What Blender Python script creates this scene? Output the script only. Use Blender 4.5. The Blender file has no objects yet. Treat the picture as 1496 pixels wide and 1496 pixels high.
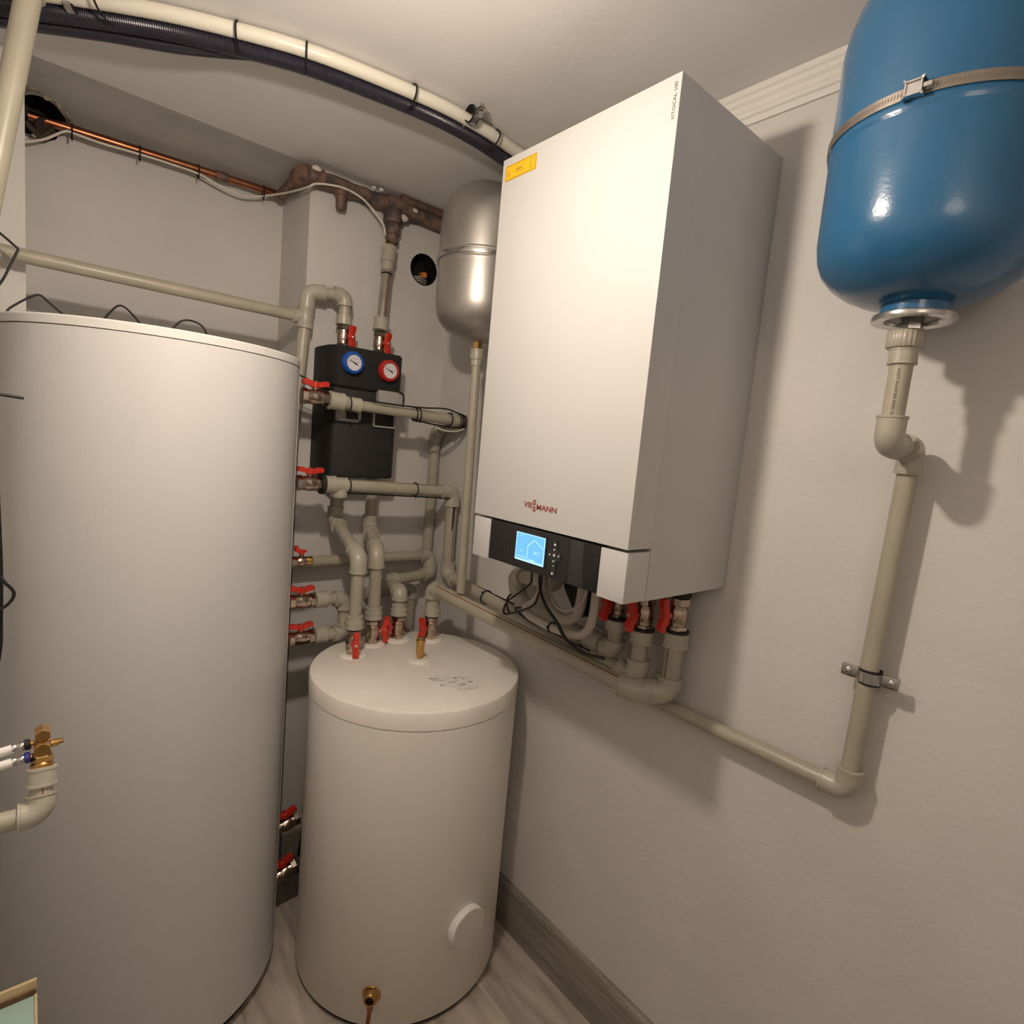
import bpy, bmesh, math, random
from mathutils import Vector, Matrix, Euler
from math import pi, sin, cos, radians
random.seed(7)
S = bpy.context.scene
COL = S.collection
V = Vector
ORG = {}

# ------------------------------------------------------------------ materials
def mat(name, col, rough=.5, metal=0., spec=.5, noise=0., nscale=20., bump=0., bscale=200., col2=None,
        stretch=None, coat=0., emit=None, estr=0., lo=.35, hi=.65):
    m = bpy.data.materials.new(name); m.use_nodes = True
    nt = m.node_tree; N = nt.nodes; L = nt.links
    b = N['Principled BSDF']
    b.inputs['Base Color'].default_value = (*col, 1)
    b.inputs['Roughness'].default_value = rough
    b.inputs['Metallic'].default_value = metal
    b.inputs['Specular IOR Level'].default_value = spec
    b.inputs['Coat Weight'].default_value = coat
    if emit:
        b.inputs['Emission Color'].default_value = (*emit, 1)
        b.inputs['Emission Strength'].default_value = estr
    if noise or col2 or bump:
        tc = N.new('ShaderNodeTexCoord'); mp = N.new('ShaderNodeMapping')
        L.new(tc.outputs['Object'], mp.inputs['Vector'])
        if stretch: mp.inputs['Scale'].default_value = stretch
    if noise or col2:
        nz = N.new('ShaderNodeTexNoise'); nz.inputs['Scale'].default_value = nscale; nz.inputs['Detail'].default_value = 6
        L.new(mp.outputs['Vector'], nz.inputs['Vector'])
        cr = N.new('ShaderNodeValToRGB')
        cr.color_ramp.elements[0].position = lo; cr.color_ramp.elements[1].position = hi
        c2 = col2 if col2 else tuple(max(0, c * (1 - noise)) for c in col)
        cr.color_ramp.elements[0].color = (*c2, 1); cr.color_ramp.elements[1].color = (*col, 1)
        L.new(nz.outputs['Fac'], cr.inputs['Fac']); L.new(cr.outputs['Color'], b.inputs['Base Color'])
    if bump:
        nb = N.new('ShaderNodeTexNoise'); nb.inputs['Scale'].default_value = bscale; nb.inputs['Detail'].default_value = 4
        L.new(mp.outputs['Vector'], nb.inputs['Vector'])
        bp = N.new('ShaderNodeBump'); bp.inputs['Strength'].default_value = bump; bp.inputs['Distance'].default_value = .002
        L.new(nb.outputs['Fac'], bp.inputs['Height']); L.new(bp.outputs['Normal'], b.inputs['Normal'])
    return m

M = {}
M['wall'] = mat('wall_plaster', (.62, .60, .58), .75, noise=.06, nscale=4, bump=.5, bscale=60)
M['ceil'] = mat('ceiling_paint', (.76, .745, .73), .8, noise=.05, nscale=3, bump=.3, bscale=50)
M['niche_ceil'] = mat('niche_ceiling_grey', (.42, .405, .38), .9, noise=.15, nscale=8, bump=.8, bscale=70)  # darker, rougher grey than the room ceiling
M['cornice'] = mat('cornice_white', (.70, .68, .64), .6, bump=.1)
M['board'] = mat('baseboard_laminate', (.30, .27, .235), .45, noise=.35, nscale=5, stretch=(8, 1, 14))
M['jacket'] = mat('tank_jacket_grey_white', (.62, .615, .61), .42, noise=.03, nscale=5, bump=.12, bscale=260)
M['jacket2'] = mat('tank_jacket_cream', (.86, .83, .77), .40, noise=.04, nscale=5, bump=.12, bscale=260)
M['lid2'] = mat('tank_lid_cream', (.86, .82, .76), .42, noise=.08, nscale=7, bump=.12, bscale=200)
M['lid1'] = mat('tank_lid_white', (.70, .69, .67), .45, bump=.05)
M['seam'] = mat('dark_seam', (.03, .028, .025), .8)
M['white'] = mat('boiler_white', (.55, .545, .54), .28, bump=.02, bscale=500)
M['whiteside'] = mat('boiler_casing_white', (.55, .545, .54), .28, bump=.03, bscale=500)
M['blackp'] = mat('black_plastic', (.018, .017, .018), .35, bump=.05)
M['gloss'] = mat('glossy_black', (.010, .010, .011), .08, coat=.6)
M['blackdot'] = mat('panel_mark_white', (.75, .75, .75), .5)
M['yellow'] = mat('sticker_yellow', (.78, .46, .015), .45, noise=.08, nscale=60)
M['stickline'] = mat('sticker_print', (.26, .14, .01), .6)
M['logo'] = mat('logo_red', (.30, .075, .055), .5)
M['print'] = mat('print_grey', (.09, .085, .08), .6)
M['ppr'] = mat('grey_polypropylene', (.39, .36, .285), .36, noise=.10, nscale=14, bump=.05)
M['pprfit'] = mat('grey_polypropylene_fitting', (.42, .395, .325), .34, noise=.10, nscale=20, bump=.05)
M['stripe'] = mat('pipe_stripe_rust', (.22, .085, .045), .5)
M['foil'] = mat('foil_pipe', (.50, .46, .40), .28, metal=.7, noise=.25, nscale=12)
M['nickel'] = mat('nickel_plated', (.62, .50, .41), .22, metal=1., noise=.35, nscale=40)
M['brass'] = mat('brass', (.62, .37, .13), .26, metal=1., noise=.2, nscale=40)
M['zinc'] = mat('zinc_steel', (.62, .61, .60), .25, metal=1., noise=.2, nscale=60)
M['tarnish'] = mat('tarnished_steel', (.36, .32, .28), .38, metal=.8, noise=.2, nscale=30)
M['slot'] = mat('slot_brown', (.17, .13, .10), .6)  # flat brown marks for the slots in the band
M['labelp'] = mat('paper_remains', (.80, .78, .75), .7, noise=.14, nscale=60)
M['red'] = mat('red_handle', (.62, .035, .018), .32, noise=.15, nscale=60)
M['rubber'] = mat('black_rubber', (.007, .0065, .0065), .6)
M['cable'] = mat('black_cable', (.005, .005, .006), .5)
M['conduit'] = mat('black_conduit', (.022, .020, .034), .30)
M['wconduit'] = mat('white_conduit', (.72, .69, .60), .35)
M['wcable'] = mat('white_cable', (.66, .63, .56), .4)
M['copper'] = mat('copper', (.42, .185, .10), .30, metal=1., col2=(.30, .10, .05), nscale=18)
M['rust'] = mat('rusty_painted_steel', (.20, .125, .095), .62, metal=.15, col2=(.065, .055, .055), nscale=30, bump=.9, bscale=90, lo=.4, hi=.6)
M['rust2'] = mat('rusty_coppery', (.25, .135, .09), .55, metal=.25, col2=(.10, .07, .06), nscale=34, bump=.7, bscale=90)
M['rubble'] = mat('broken_plaster', (.40, .34, .27), .95, col2=(.20, .15, .11), nscale=40, bump=1., bscale=60)
M['plasterwhite'] = mat('filler_plaster', (.60, .56, .50), .9, bump=.9, bscale=60)
M['dark'] = mat('dark_cavity', (.03, .022, .018), .95, col2=(.07, .045, .03), nscale=20, bump=.8, bscale=60)
M['silver'] = mat('silver_paint', (.45, .43, .40), .40, metal=.8, noise=.05, nscale=8, bump=.04, bscale=300)
M['blue'] = mat('blue_lacquer', (.022, .125, .27), .22, noise=.08, nscale=8, bump=.10, bscale=180, coat=.25)
M['epp'] = mat('black_foam_insulation', (.0085, .008, .0085), .6, bump=.5, bscale=350)
M['bluering'] = mat('gauge_blue', (.012, .09, .42), .3)
M['redring'] = mat('gauge_red', (.45, .022, .018), .3)
M['dial'] = mat('gauge_dial_white', (.70, .68, .70), .35)
M['clip'] = mat('grey_clip', (.36, .35, .34), .45)
M['hose'] = mat('grey_hose', (.46, .41, .36), .42)
M['wood'] = mat('pale_wood', (.62, .47, .27), .55, noise=.2, nscale=10, stretch=(1, 12, 12))
M['brown'] = mat('brown_edge', (.16, .08, .035), .6, noise=.4, nscale=60)
M['teal'] = mat('teal_panel', (.36, .50, .44), .35, noise=.06, nscale=8)
M['orange'] = mat('orange_plug', (.65, .20, .03), .4)
M['insert'] = mat('cap_white', (.80, .79, .77), .3)
M['capside'] = mat('cap_face_cream', (.66, .63, .58), .4)
M['purple'] = mat('blue_press_ring', (.03, .03, .22), .35)
M['screen'] = mat('lcd_screen', (.02, .05, .08), .3, emit=(.17, .52, .86), estr=1.0)
M['screenw'] = mat('lcd_screen_light', (.02, .05, .08), .3, emit=(.50, .84, 1.0), estr=1.1)
M['bulb'] = mat('bulb_glass', (.9, .9, .9), .4, emit=(1.0, .85, .70), estr=700)
M['globe'] = mat('fill_globe_opal', (.9, .9, .9), .4, emit=(1.0, .83, .67), estr=3.2)  # glow of the added fill globe

def floor_mat():
    m = bpy.data.materials.new('floor_laminate'); m.use_nodes = True
    nt = m.node_tree; N = nt.nodes; L = nt.links; b = N['Principled BSDF']
    tc = N.new('ShaderNodeTexCoord'); mp = N.new('ShaderNodeMapping'); mp.inputs['Rotation'].default_value = (0, 0, radians(90))
    L.new(tc.outputs['Object'], mp.inputs['Vector'])
    br = N.new('ShaderNodeTexBrick'); br.inputs['Scale'].default_value = 1
    br.inputs['Brick Width'].default_value = 1.2; br.inputs['Row Height'].default_value = .19; br.inputs['Mortar Size'].default_value = .0015
    br.inputs['Color1'].default_value = (.50, .45, .39, 1); br.inputs['Color2'].default_value = (.55, .495, .43, 1); br.inputs['Mortar'].default_value = (.36, .32, .28, 1)
    L.new(mp.outputs['Vector'], br.inputs['Vector'])
    m2 = N.new('ShaderNodeMapping'); m2.inputs['Scale'].default_value = (9, 1.6, 1)
    L.new(tc.outputs['Object'], m2.inputs['Vector'])
    nz = N.new('ShaderNodeTexNoise'); nz.inputs['Scale'].default_value = 3; nz.inputs['Detail'].default_value = 8; nz.inputs['Distortion'].default_value = .6
    L.new(m2.outputs['Vector'], nz.inputs['Vector'])
    cr = N.new('ShaderNodeValToRGB'); cr.color_ramp.elements[0].color = (.55, .52, .5, 1); cr.color_ramp.elements[1].color = (1.15, 1.12, 1.1, 1)
    cr.color_ramp.elements[0].position = .35; cr.color_ramp.elements[1].position = .7
    L.new(nz.outputs['Fac'], cr.inputs['Fac'])
    mx = N.new('ShaderNodeMix'); mx.data_type = 'RGBA'; mx.blend_type = 'MULTIPLY'; mx.inputs['Factor'].default_value = .8
    L.new(br.outputs['Color'], mx.inputs['A']); L.new(cr.outputs['Color'], mx.inputs['B'])
    L.new(mx.outputs['Result'], b.inputs['Base Color']); b.inputs['Roughness'].default_value = .42
    return m
M['floor'] = floor_mat()

# ------------------------------------------------------------------ object helpers
def tag(o, label, cat, group=None):
    o['label'] = label; o['category'] = cat
    if group: o['group'] = group
    return o
def thing(name, label, cat, loc, group=None):
    o = bpy.data.objects.new(name, None); COL.objects.link(o)
    o.location = loc; o.empty_display_size = .05; ORG[o.name] = V(loc)
    return tag(o, label, cat, group)
def obj(name, bm, mats, parent=None, smooth=True, local=False, label=None, ang=38):
    bmesh.ops.recalc_face_normals(bm, faces=bm.faces[:])
    off = V((0, 0, 0))
    if parent is not None and not local: off = ORG[parent.name]
    if off.length: bmesh.ops.translate(bm, verts=bm.verts[:], vec=-off)
    me = bpy.data.meshes.new(name)
    if smooth:
        for f in bm.faces: f.smooth = True
        a = radians(ang)
        for e in bm.edges:
            if len(e.link_faces) == 2 and e.calc_face_angle(0) > a: e.smooth = False
    bm.to_mesh(me); bm.free()
    for m in (mats if isinstance(mats, (list, tuple)) else [mats]): me.materials.append(M[m])
    o = bpy.data.objects.new(name, me); COL.objects.link(o)
    if parent is not None: o.parent = parent; ORG[o.name] = off
    if label: o['label'] = label
    return o
def solo(name, bm, mats, label, cat, group=None, **k):
    return tag(obj(name, bm, mats, **k), label, cat, group)
def struct(name, bm, mats, **k):
    o = obj(name, bm, mats, **k); o['kind'] = 'structure'; return o
def B(): return bmesh.new()

def box(bm, x0, x1, y0, y1, z0, z1, bev=0, seg=2, mi=0):
    r = bmesh.ops.create_cube(bm, size=1)
    vs = r['verts']
    for v in vs:
        v.co = V(((x0 + x1) / 2 + v.co.x * (x1 - x0), (y0 + y1) / 2 + v.co.y * (y1 - y0), (z0 + z1) / 2 + v.co.z * (z1 - z0)))
    fs = {f for v in vs for f in v.link_faces}
    for f in fs: f.material_index = mi
    if bev:
        es = {e for v in vs for e in v.link_edges}
        bmesh.ops.bevel(bm, geom=list(es), offset=bev, segments=seg, profile=.6, affect='EDGES')
    return bm

def frames(pts):
    n = len(pts); T = []
    for i in range(n):
        a = pts[max(0, i - 1)]; b = pts[min(n - 1, i + 1)]
        T.append((b - a).normalized())
    up = V((0, 0, 1)) if abs(T[0].z) < .9 else V((1, 0, 0))
    N = [(up - T[0] * up.dot(T[0])).normalized()]
    for i in range(1, n):
        v = N[-1] - T[i] * N[-1].dot(T[i]); N.append(v.normalized())
    return T, N
def tube(bm, pts, r, seg=20, cap=True, closed=False, mi=0, stripe=None):
    pts = [V(p) for p in pts]; n = len(pts)
    if closed:
        T = [(pts[(i + 1) % n] - pts[i - 1]).normalized() for i in range(n)]
        ax = V((0, 0, 0))
        for i in range(n): ax += pts[i - 1].cross(pts[i])
        c = sum(pts, V((0, 0, 0))) / n
        ax = V((0, 0, 0))
        for i in range(n): ax += (pts[i] - c).cross(pts[(i + 1) % n] - c)
        ax.normalize(); Nn = [ax.copy() for _ in pts]
    else: T, Nn = frames(pts)
    rr = r if isinstance(r, (list, tuple)) else [r] * n
    rings = []
    for i in range(n):
        Bn = T[i].cross(Nn[i])
        rings.append([bm.verts.new(pts[i] + (Nn[i] * cos(2 * pi * k / seg) + Bn * sin(2 * pi * k / seg)) * rr[i]) for k in range(seg)])
    ks = -1
    if stripe is not None:
        sd = V(stripe); Bn = T[0].cross(Nn[0])
        ks = max(range(seg), key=lambda k: (Nn[0] * cos(2 * pi * (k + .5) / seg) + Bn * sin(2 * pi * (k + .5) / seg)).dot(sd))
    m = n if closed else n - 1
    for i in range(m):
        a = rings[i]; b = rings[(i + 1) % n]
        for k in range(seg):
            f = bm.faces.new((a[k], a[(k + 1) % seg], b[(k + 1) % seg], b[k])); f.material_index = 1 if k == ks else mi
    if cap and not closed:
        bm.faces.new(rings[0][::-1]).material_index = mi; bm.faces.new(rings[-1]).material_index = mi
    return bm
def catmull(P, sub=8):
    P = [V(p) for p in P]; out = []
    Q = [P[0] * 2 - P[1]] + P + [P[-1] * 2 - P[-2]]
    for i in range(1, len(Q) - 2):
        a, b, c, d = Q[i - 1:i + 3]
        for k in range(sub):
            t = k / sub
            out.append(.5 * ((2 * b) + (c - a) * t + (2 * a - 5 * b + 4 * c - d) * t * t + (3 * b - a - 3 * c + d) * t ** 3))
    out.append(P[-1]); return out
def basis(d, h=None):
    z = V(d).normalized()
    x = V(h) if h is not None else (V((0, 0, 1)) if abs(z.z) < .9 else V((1, 0, 0)))
    x = (x - z * x.dot(z)).normalized(); y = z.cross(x)
    return Matrix((x, y, z)).transposed()
def lathe(bm, prof, o=(0, 0, 0), d=(0, 0, 1), seg=48, mi=0, rfun=None, h=None, caps=(1, 1)):
    o = V(o); R = basis(d, h); rings = []
    for (r, z) in prof:
        if r < 1e-6: rings.append([bm.verts.new(o + R @ V((0, 0, z)))])
        else: rings.append([bm.verts.new(o + R @ V(((rfun(r, k) if rfun else r) * cos(2 * pi * k / seg), (rfun(r, k) if rfun else r) * sin(2 * pi * k / seg), z))) for k in range(seg)])
    for a, b in zip(rings, rings[1:]):
        for k in range(seg):
            k2 = (k + 1) % seg
            if len(a) == 1 and len(b) == 1: continue
            if len(a) == 1: f = bm.faces.new((a[0], b[k2], b[k]))
            elif len(b) == 1: f = bm.faces.new((a[k], a[k2], b[0]))
            else: f = bm.faces.new((a[k], a[k2], b[k2], b[k]))
            f.material_index = mi
    if prof[0] == prof[-1]: caps = (0, 0)
    if len(rings[0]) > 1 and caps[0]: bm.faces.new(rings[0][::-1]).material_index = mi
    if len(rings[-1]) > 1 and caps[1]: bm.faces.new(rings[-1]).material_index = mi
    if prof[0] == prof[-1]: bmesh.ops.remove_doubles(bm, verts=rings[0] + rings[-1], dist=1e-6)
    return bm
def cyl(bm, a, b, r, seg=24, mi=0, bev=0):
    a = V(a); b = V(b); L = (b - a).length
    pr = [(r, 0), (r, L)] if not bev else [(r - bev, 0), (r, bev), (r, L - bev), (r - bev, L)]
    return lathe(bm, pr, a, b - a, seg, mi)
def hexn(bm, a, b, r, mi=0):
    a = V(a); b = V(b); L = (b - a).length; c = r * .08
    return lathe(bm, [(r - c, 0), (r, c), (r, L - c), (r - c, L)], a, b - a, 6, mi)
def sphere(bm, c, r, seg=16, mi=0, sc=(1, 1, 1)):
    res = bmesh.ops.create_uvsphere(bm, u_segments=seg, v_segments=max(6, seg // 2), radius=r)
    for v in res['verts']: v.co = V((v.co.x * sc[0], v.co.y * sc[1], v.co.z * sc[2])) + V(c)
    for f in {f for v in res['verts'] for f in v.link_faces}: f.material_index = mi
    return bm
def prism(bm, poly, fn, t0, t1, mi=0):
    """polygon in (u,v) extruded over t; fn(u,v,t)->Vector"""
    a = [bm.verts.new(fn(u, v, t0)) for u, v in poly]; b = [bm.verts.new(fn(u, v, t1)) for u, v in poly]
    n = len(poly)
    bm.faces.new(a[::-1]).material_index = mi; bm.faces.new(b).material_index = mi
    for i in range(n): bm.faces.new((a[i], a[(i + 1) % n], b[(i + 1) % n], b[i])).material_index = mi
    return bm
def text_bm(bm, s, size, fn, ext=.0006, bold=0., align='LEFT', mi=0, sp=1.):
    """fn(u,v,w) -> Vector: u along the writing, v up, w outwards"""
    cu = bpy.data.curves.new('t', 'FONT'); cu.body = s; cu.size = size; cu.extrude = ext / 2; cu.align_x = align
    cu.offset = bold; cu.space_character = sp; cu.resolution_u = 3
    o = bpy.data.objects.new('t', cu); COL.objects.link(o)
    dg = bpy.context.evaluated_depsgraph_get(); me = bpy.data.meshes.new_from_object(o.evaluated_get(dg))
    vs = [bm.verts.new(fn(v.co.x, v.co.y, v.co.z)) for v in me.vertices]
    for p in me.polygons:
        try: bm.faces.new([vs[i] for i in p.vertices]).material_index = mi
        except ValueError: pass
    bpy.data.objects.remove(o); bpy.data.curves.remove(cu); bpy.data.meshes.remove(me)
    return bm

def text_fit(bm, s, w, h, fn, ext=.0006, bold=0., mi=0):
    """writing scaled to width w and cap height h"""
    t = bmesh.new(); text_bm(t, s, 1, lambda u, v, z: V((u, v, z)), ext=ext, bold=bold / max(h, 1e-4))
    x0 = min(v.co.x for v in t.verts); x1 = max(v.co.x for v in t.verts); y0 = min(v.co.y for v in t.verts); y1 = max(v.co.y for v in t.verts)
    mp = {v: bm.verts.new(fn((v.co.x - x0) / (x1 - x0) * w, (v.co.y - y0) / (y1 - y0) * h, v.co.z)) for v in t.verts}
    for f in t.faces: bm.faces.new([mp[v] for v in f.verts]).material_index = mi
    t.free(); return bm
# ------------------------------------------------------------------ pipe runs
def fillet(P0, C, P1, t, n=9):
    d0 = (P0 - C).normalized(); d1 = (P1 - C).normalized()
    ang = d0.angle(d1)
    R = t * math.tan(ang / 2)
    bis = (d0 + d1).normalized(); cen = C + bis * (R / sin(ang / 2))
    a = C + d0 * t - cen; b = C + d1 * t - cen
    w = a.angle(b); out = []
    for i in range(n + 1):
        s = i / n
        out.append(cen + (a * sin((1 - s) * w) + b * sin(s * w)) / sin(w))
    return out, d0, d1
def run(T, pts, r, m='ppr', fm='pprfit', stripe=None, k=1.32, tight=1.25, leg=1.15, sub='elbow'):
    P = [V(p) for p in pts]; n = len(P)
    lens = [(P[i + 1] - P[i]).length for i in range(n - 1)]
    cut = [0] * n
    for i in range(1, n - 1):
        t = min(tight * r, lens[i - 1] * .32, lens[i] * .32)
        L = min(t + leg * r, lens[i - 1] * .5, lens[i] * .5)
        arc, d0, d1 = fillet(P[i - 1], P[i], P[i + 1], t)
        bm = B(); R = r * k; Rr = r * (k + .09)
        a = P[i] + d0 * L; b = P[i] + d1 * L
        rim = .22 * r
        path = [a, a - d0 * rim, a - d0 * (rim + .0006)] + arc + [b - d1 * (rim + .0006), b - d1 * rim, b]
        rr = [Rr, Rr, R] + [R] * len(arc) + [R, Rr, Rr]
        tube(bm, path, rr, 28)
        obj(sub, bm, fm, T)
        cut[i] = L - rim
    for i in range(n - 1):
        d = (P[i + 1] - P[i]).normalized()
        a = P[i] + d * cut[i]; b = P[i + 1] - d * cut[i + 1]
        if (b - a).dot(d) < .004: continue
        obj('pipe', tube(B(), [a, b], r, 36, stripe=stripe), [m, 'stripe'] if stripe else m, T)
def sleeve(T, a, b, r, name='coupling', m='pprfit', knurl=False, label=None):
    a = V(a); b = V(b); L = (b - a).length; e = .05 * r
    if knurl:
        seg = 72
        o = obj(name, lathe(B(), [(r * .9, 0), (r, e * 2), (r, L - e * 2), (r * .9, L)], a, b - a, seg, rfun=lambda q, kk: q * (1.04 if kk % 3 == 0 else .97)), m, T, label=label, ang=80)
    else:
        o = obj(name, lathe(B(), [(r * .86, 0), (r * 1.04, e), (r * 1.04, L * .16), (r, L * .18), (r, L * .82), (r * 1.04, L * .84), (r * 1.04, L - e), (r * .86, L)], a, b - a, 32), m, T, label=label)
    return o

# ------------------------------------------------------------------ ball valves (built once, copied)
VSRC = {}
def valve_parts(kind):
    t = bpy.data.objects.new('ball_valve', None); COL.objects.link(t); t.empty_display_size = .04
    ORG[t.name] = V((0, 0, 0))
    if kind == 'big':
        bm = B()
        hexn(bm, (0, 0, -.040), (0, 0, -.022), .0225)
        lathe(bm, [(.0185, -.024), (.0185, -.019), (.0205, -.0185), (.0205, -.014), (.0212, -.0135), (.0222, -.007), (.0225, 0), (.0222, .007), (.0212, .0135), (.0205, .014), (.0205, .0185), (.0185, .019), (.0185, .024)], seg=32)
        cyl(bm, (.018, 0, 0), (.030, 0, 0), .008, 16)
        obj('body', bm, 'nickel', t, local=True)
        bm = B(); hexn(bm, (0, 0, .022), (0, 0, .040), .0225)
        obj('nut', bm, 'nickel', t, local=True)
        bm = B()
        cyl(bm, (.026, 0, 0), (.0435, 0, 0), .0125, 20, bev=.0015)
        poly = [(-.037, .034), (-.037, .0455), (-.034, .0475), (-.022, .0470), (-.011, .0425), (.011, .0425), (.022, .0470), (.034, .0475), (.037, .0455), (.037, .034), (.022, .0320), (.011, .0290), (-.011, .0290), (-.022, .0320)]
        prism(bm, poly, lambda u, v, w: V((v, w, u)), -.0085, .0085)
        obj('handle', bm, 'red', t, local=True)
        bm = B(); hexn(bm, (.0430, 0, 0), (.0460, 0, 0), .005); obj('screw', bm, 'zinc', t, local=True)
    elif kind == 'mini':
        bm = B()
        hexn(bm, (0, 0, -.032), (0, 0, -.012), .0155)
        lathe(bm, [(.0135, -.014), (.0165, -.006), (.0172, 0), (.0165, .006), (.0135, .014)], seg=28)
        cyl(bm, (.013, 0, 0), (.024, 0, 0), .006, 14)
        obj('body', bm, 'nickel', t, local=True)
        bm = B(); lathe(bm, [(.0125, .010), (.0140, .014), (.0140, .030), (.0120, .032), (.0095, .032), (.0095, .022)], seg=28)
        obj('outlet', bm, 'brass', t, local=True, label='bright brass threaded outlet')
        bm = B()
        cyl(bm, (.022, 0, 0), (.034, 0, 0), .0085, 16, bev=.001)
        prism(bm, [(-.020, .030), (-.022, .046), (-.014, .048), (-.008, .036), (.012, .034), (.014, .028), (-.006, .026)], lambda u, v, w: V((v, w, u)), -.006, .006)
        obj('handle', bm, 'red', t, local=True)
    return t
def place_valve(loc, d, h, label, group, kind='big', sc=1.):
    if kind not in VSRC:
        VSRC[kind] = valve_parts(kind); r = VSRC[kind]
    else:
        r = VSRC[kind].copy(); COL.objects.link(r)
        for ch in VSRC[kind].children:
            c = ch.copy(); COL.objects.link(c); c.parent = r
    r.matrix_world = Matrix.Translation(V(loc)) @ basis(d, h).to_4x4() @ Matrix.Scale(sc, 4)
    tag(r, label, 'valve', group); return r
def zip_tie(c, d, ra, rb, side, label, group, tail=.012, w=.0021):
    """strap round an oval ra (along side) by rb in the plane across d, with its head and tail"""
    d = V(d).normalized(); s = V(side); s = (s - d * s.dot(d)).normalized(); u = d.cross(s); c = V(c)
    pts = [c + s * ra * cos(2 * pi * k / 28) + u * rb * sin(2 * pi * k / 28) for k in range(28)]
    bm = B(); tube(bm, pts, w, 6, closed=True)
    h = c + s * (ra + .001)
    R = basis(s, d)
    for (q0, q1, rr) in ((-.001, .0035, .0032),): cyl(bm, h + s * q0, h + s * q1, rr, 4)
    tube(bm, [h + s * .002, h + s * tail], w * .8, 6)
    return solo('cable_tie', bm, 'rubber', label, 'cable tie', group)

H = 2.346
# ================================================================== SETTING
XN0, XN1, YN = -1.186, -.5208, .25
bm = B()
plan = [(.0, 0), (.0, .40), (-1.80, .40), (-1.80, 0), (XN0, 0), (XN0, YN), (XN1, YN), (XN1, 0)]
prism(bm, plan, lambda u, v, w: V((u, v, w)), 0, H + .1)
wall_back = struct('wall_back', bm, 'wall', smooth=False)
def cut(target, bm):
    bmesh.ops.recalc_face_normals(bm, faces=bm.faces[:])
    me = bpy.data.meshes.new('c'); bm.to_mesh(me); bm.free()
    me.materials.append(target.data.materials[0])
    o = bpy.data.objects.new('c', me); COL.objects.link(o)
    md = target.modifiers.new('b', 'BOOLEAN'); md.object = o; md.operation = 'DIFFERENCE'; md.solver = 'EXACT'
    dg = bpy.context.evaluated_depsgraph_get(); dg.update()
    new = bpy.data.meshes.new_from_object(target.evaluated_get(dg))
    target.modifiers.clear(); target.data = new
    bpy.data.objects.remove(o); bpy.data.meshes.remove(me)
HOLE = (-.108, 2.146)
cut(wall_back, lathe(B(), [(.054, -.02), (.054, .075)], (HOLE[0], 0, HOLE[1]), (0, 1, 0), 40))
def blob(k=1.0):
    bm = B(); bmesh.ops.create_icosphere(bm, subdivisions=4, radius=1)
    for v in bm.verts:
        q = v.co.copy(); w = 1 + .13 * sin(6 * q.x + 2) * cos(5 * q.z + 1) + .06 * sin(14 * q.z + 9 * q.x + 5 * q.y)
        v.co = V((-1.155 + q.x * .050 * w * k, .250 + q.y * .090 * k, 2.318 + q.z * .062 * w * k))
    return bm
cut(wall_back, blob())
for p in wall_back.data.polygons: p.use_smooth = False

struct('wall_right', box(B(), 0, .15, -2.75, .40, 0, H + .1), 'wall', smooth=False)
struct('wall_left', box(B(), -1.95, -1.80, -2.75, .40, 0, H + .1), 'wall', smooth=False)
struct('wall_front', box(B(), -1.95, .15, -2.90, -2.75, 0, H + .1), 'wall', smooth=False)
struct('floor', box(B(), -1.95, .15, -2.75, .40, -.1, 0), 'floor', smooth=False)
struct('ceiling', box(B(), -1.95, .15, -2.75, .0, H, H + .12), 'ceil', smooth=False)
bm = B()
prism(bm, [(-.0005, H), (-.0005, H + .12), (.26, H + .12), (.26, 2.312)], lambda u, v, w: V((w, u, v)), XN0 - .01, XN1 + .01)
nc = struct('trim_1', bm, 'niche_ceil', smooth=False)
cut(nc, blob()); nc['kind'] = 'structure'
# cornice along the right wall
prof = [(0.002, H - .066), (-.006, H - .066), (-.008, H - .060), (-.008, H - .054), (-.012, H - .051), (-.013, H - .044), (-.010, H - .036), (-.011, H - .028), (-.016, H - .022), (-.018, H - .014), (-.022, H - .010), (-.024, H - .004), (-.024, H + .001), (.002, H + .001)]
struct('trim_2', prism(B(), prof, lambda u, v, w: V((u, w, v)), -2.75, -.62), 'cornice', smooth=False)
# baseboards
bp = [(.002, 0), (-.016, 0), (-.016, .142), (-.013, .149), (-.006, .1545), (.002, .1545)]
struct('baseboard_right', prism(B(), bp, lambda u, v, w: V((u, w, v)), -2.75, 0), 'board', smooth=False)
struct('baseboard_back', prism(B(), bp, lambda u, v, w: V((w, u, v)), XN1, 0), 'board', smooth=False)
# dark lining of the broken hole in the recess, with its ragged plaster lip
bm = blob(.998)
def zc_at(y): return H + (2.312 - H) * (y / .26)
dl = [v for v in bm.verts if v.co.y < .2505 and v.co.z < zc_at(v.co.y) + .0005]
bmesh.ops.delete(bm, geom=dl, context='VERTS')
bmesh.ops.delete(bm, geom=[v for v in bm.verts if v.co.x < XN0 - .02], context='VERTS')
struct('trim_3', bm, 'dark')
bm = B(); lip = []
for k in range(44):
    a = -pi * .62 + 2 * pi * .80 * k / 43
    w = 1 + .10 * sin(3 * a + 1) + .07 * sin(8 * a)
    x = -1.155 + .054 * w * cos(a); z = 2.318 + .066 * w * sin(a)
    y = .249
    if z > 2.312:
        y = .249 - (z - 2.312) * 1.55; z = zc_at(y) - .001
    lip.append(V((x, y, z)))
tube(bm, lip, [.0034 + .0022 * sin(5 * k) + .001 * sin(11 * k) for k in range(44)], 6)
struct('trim_4', bm, 'rubble', smooth=False)

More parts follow.
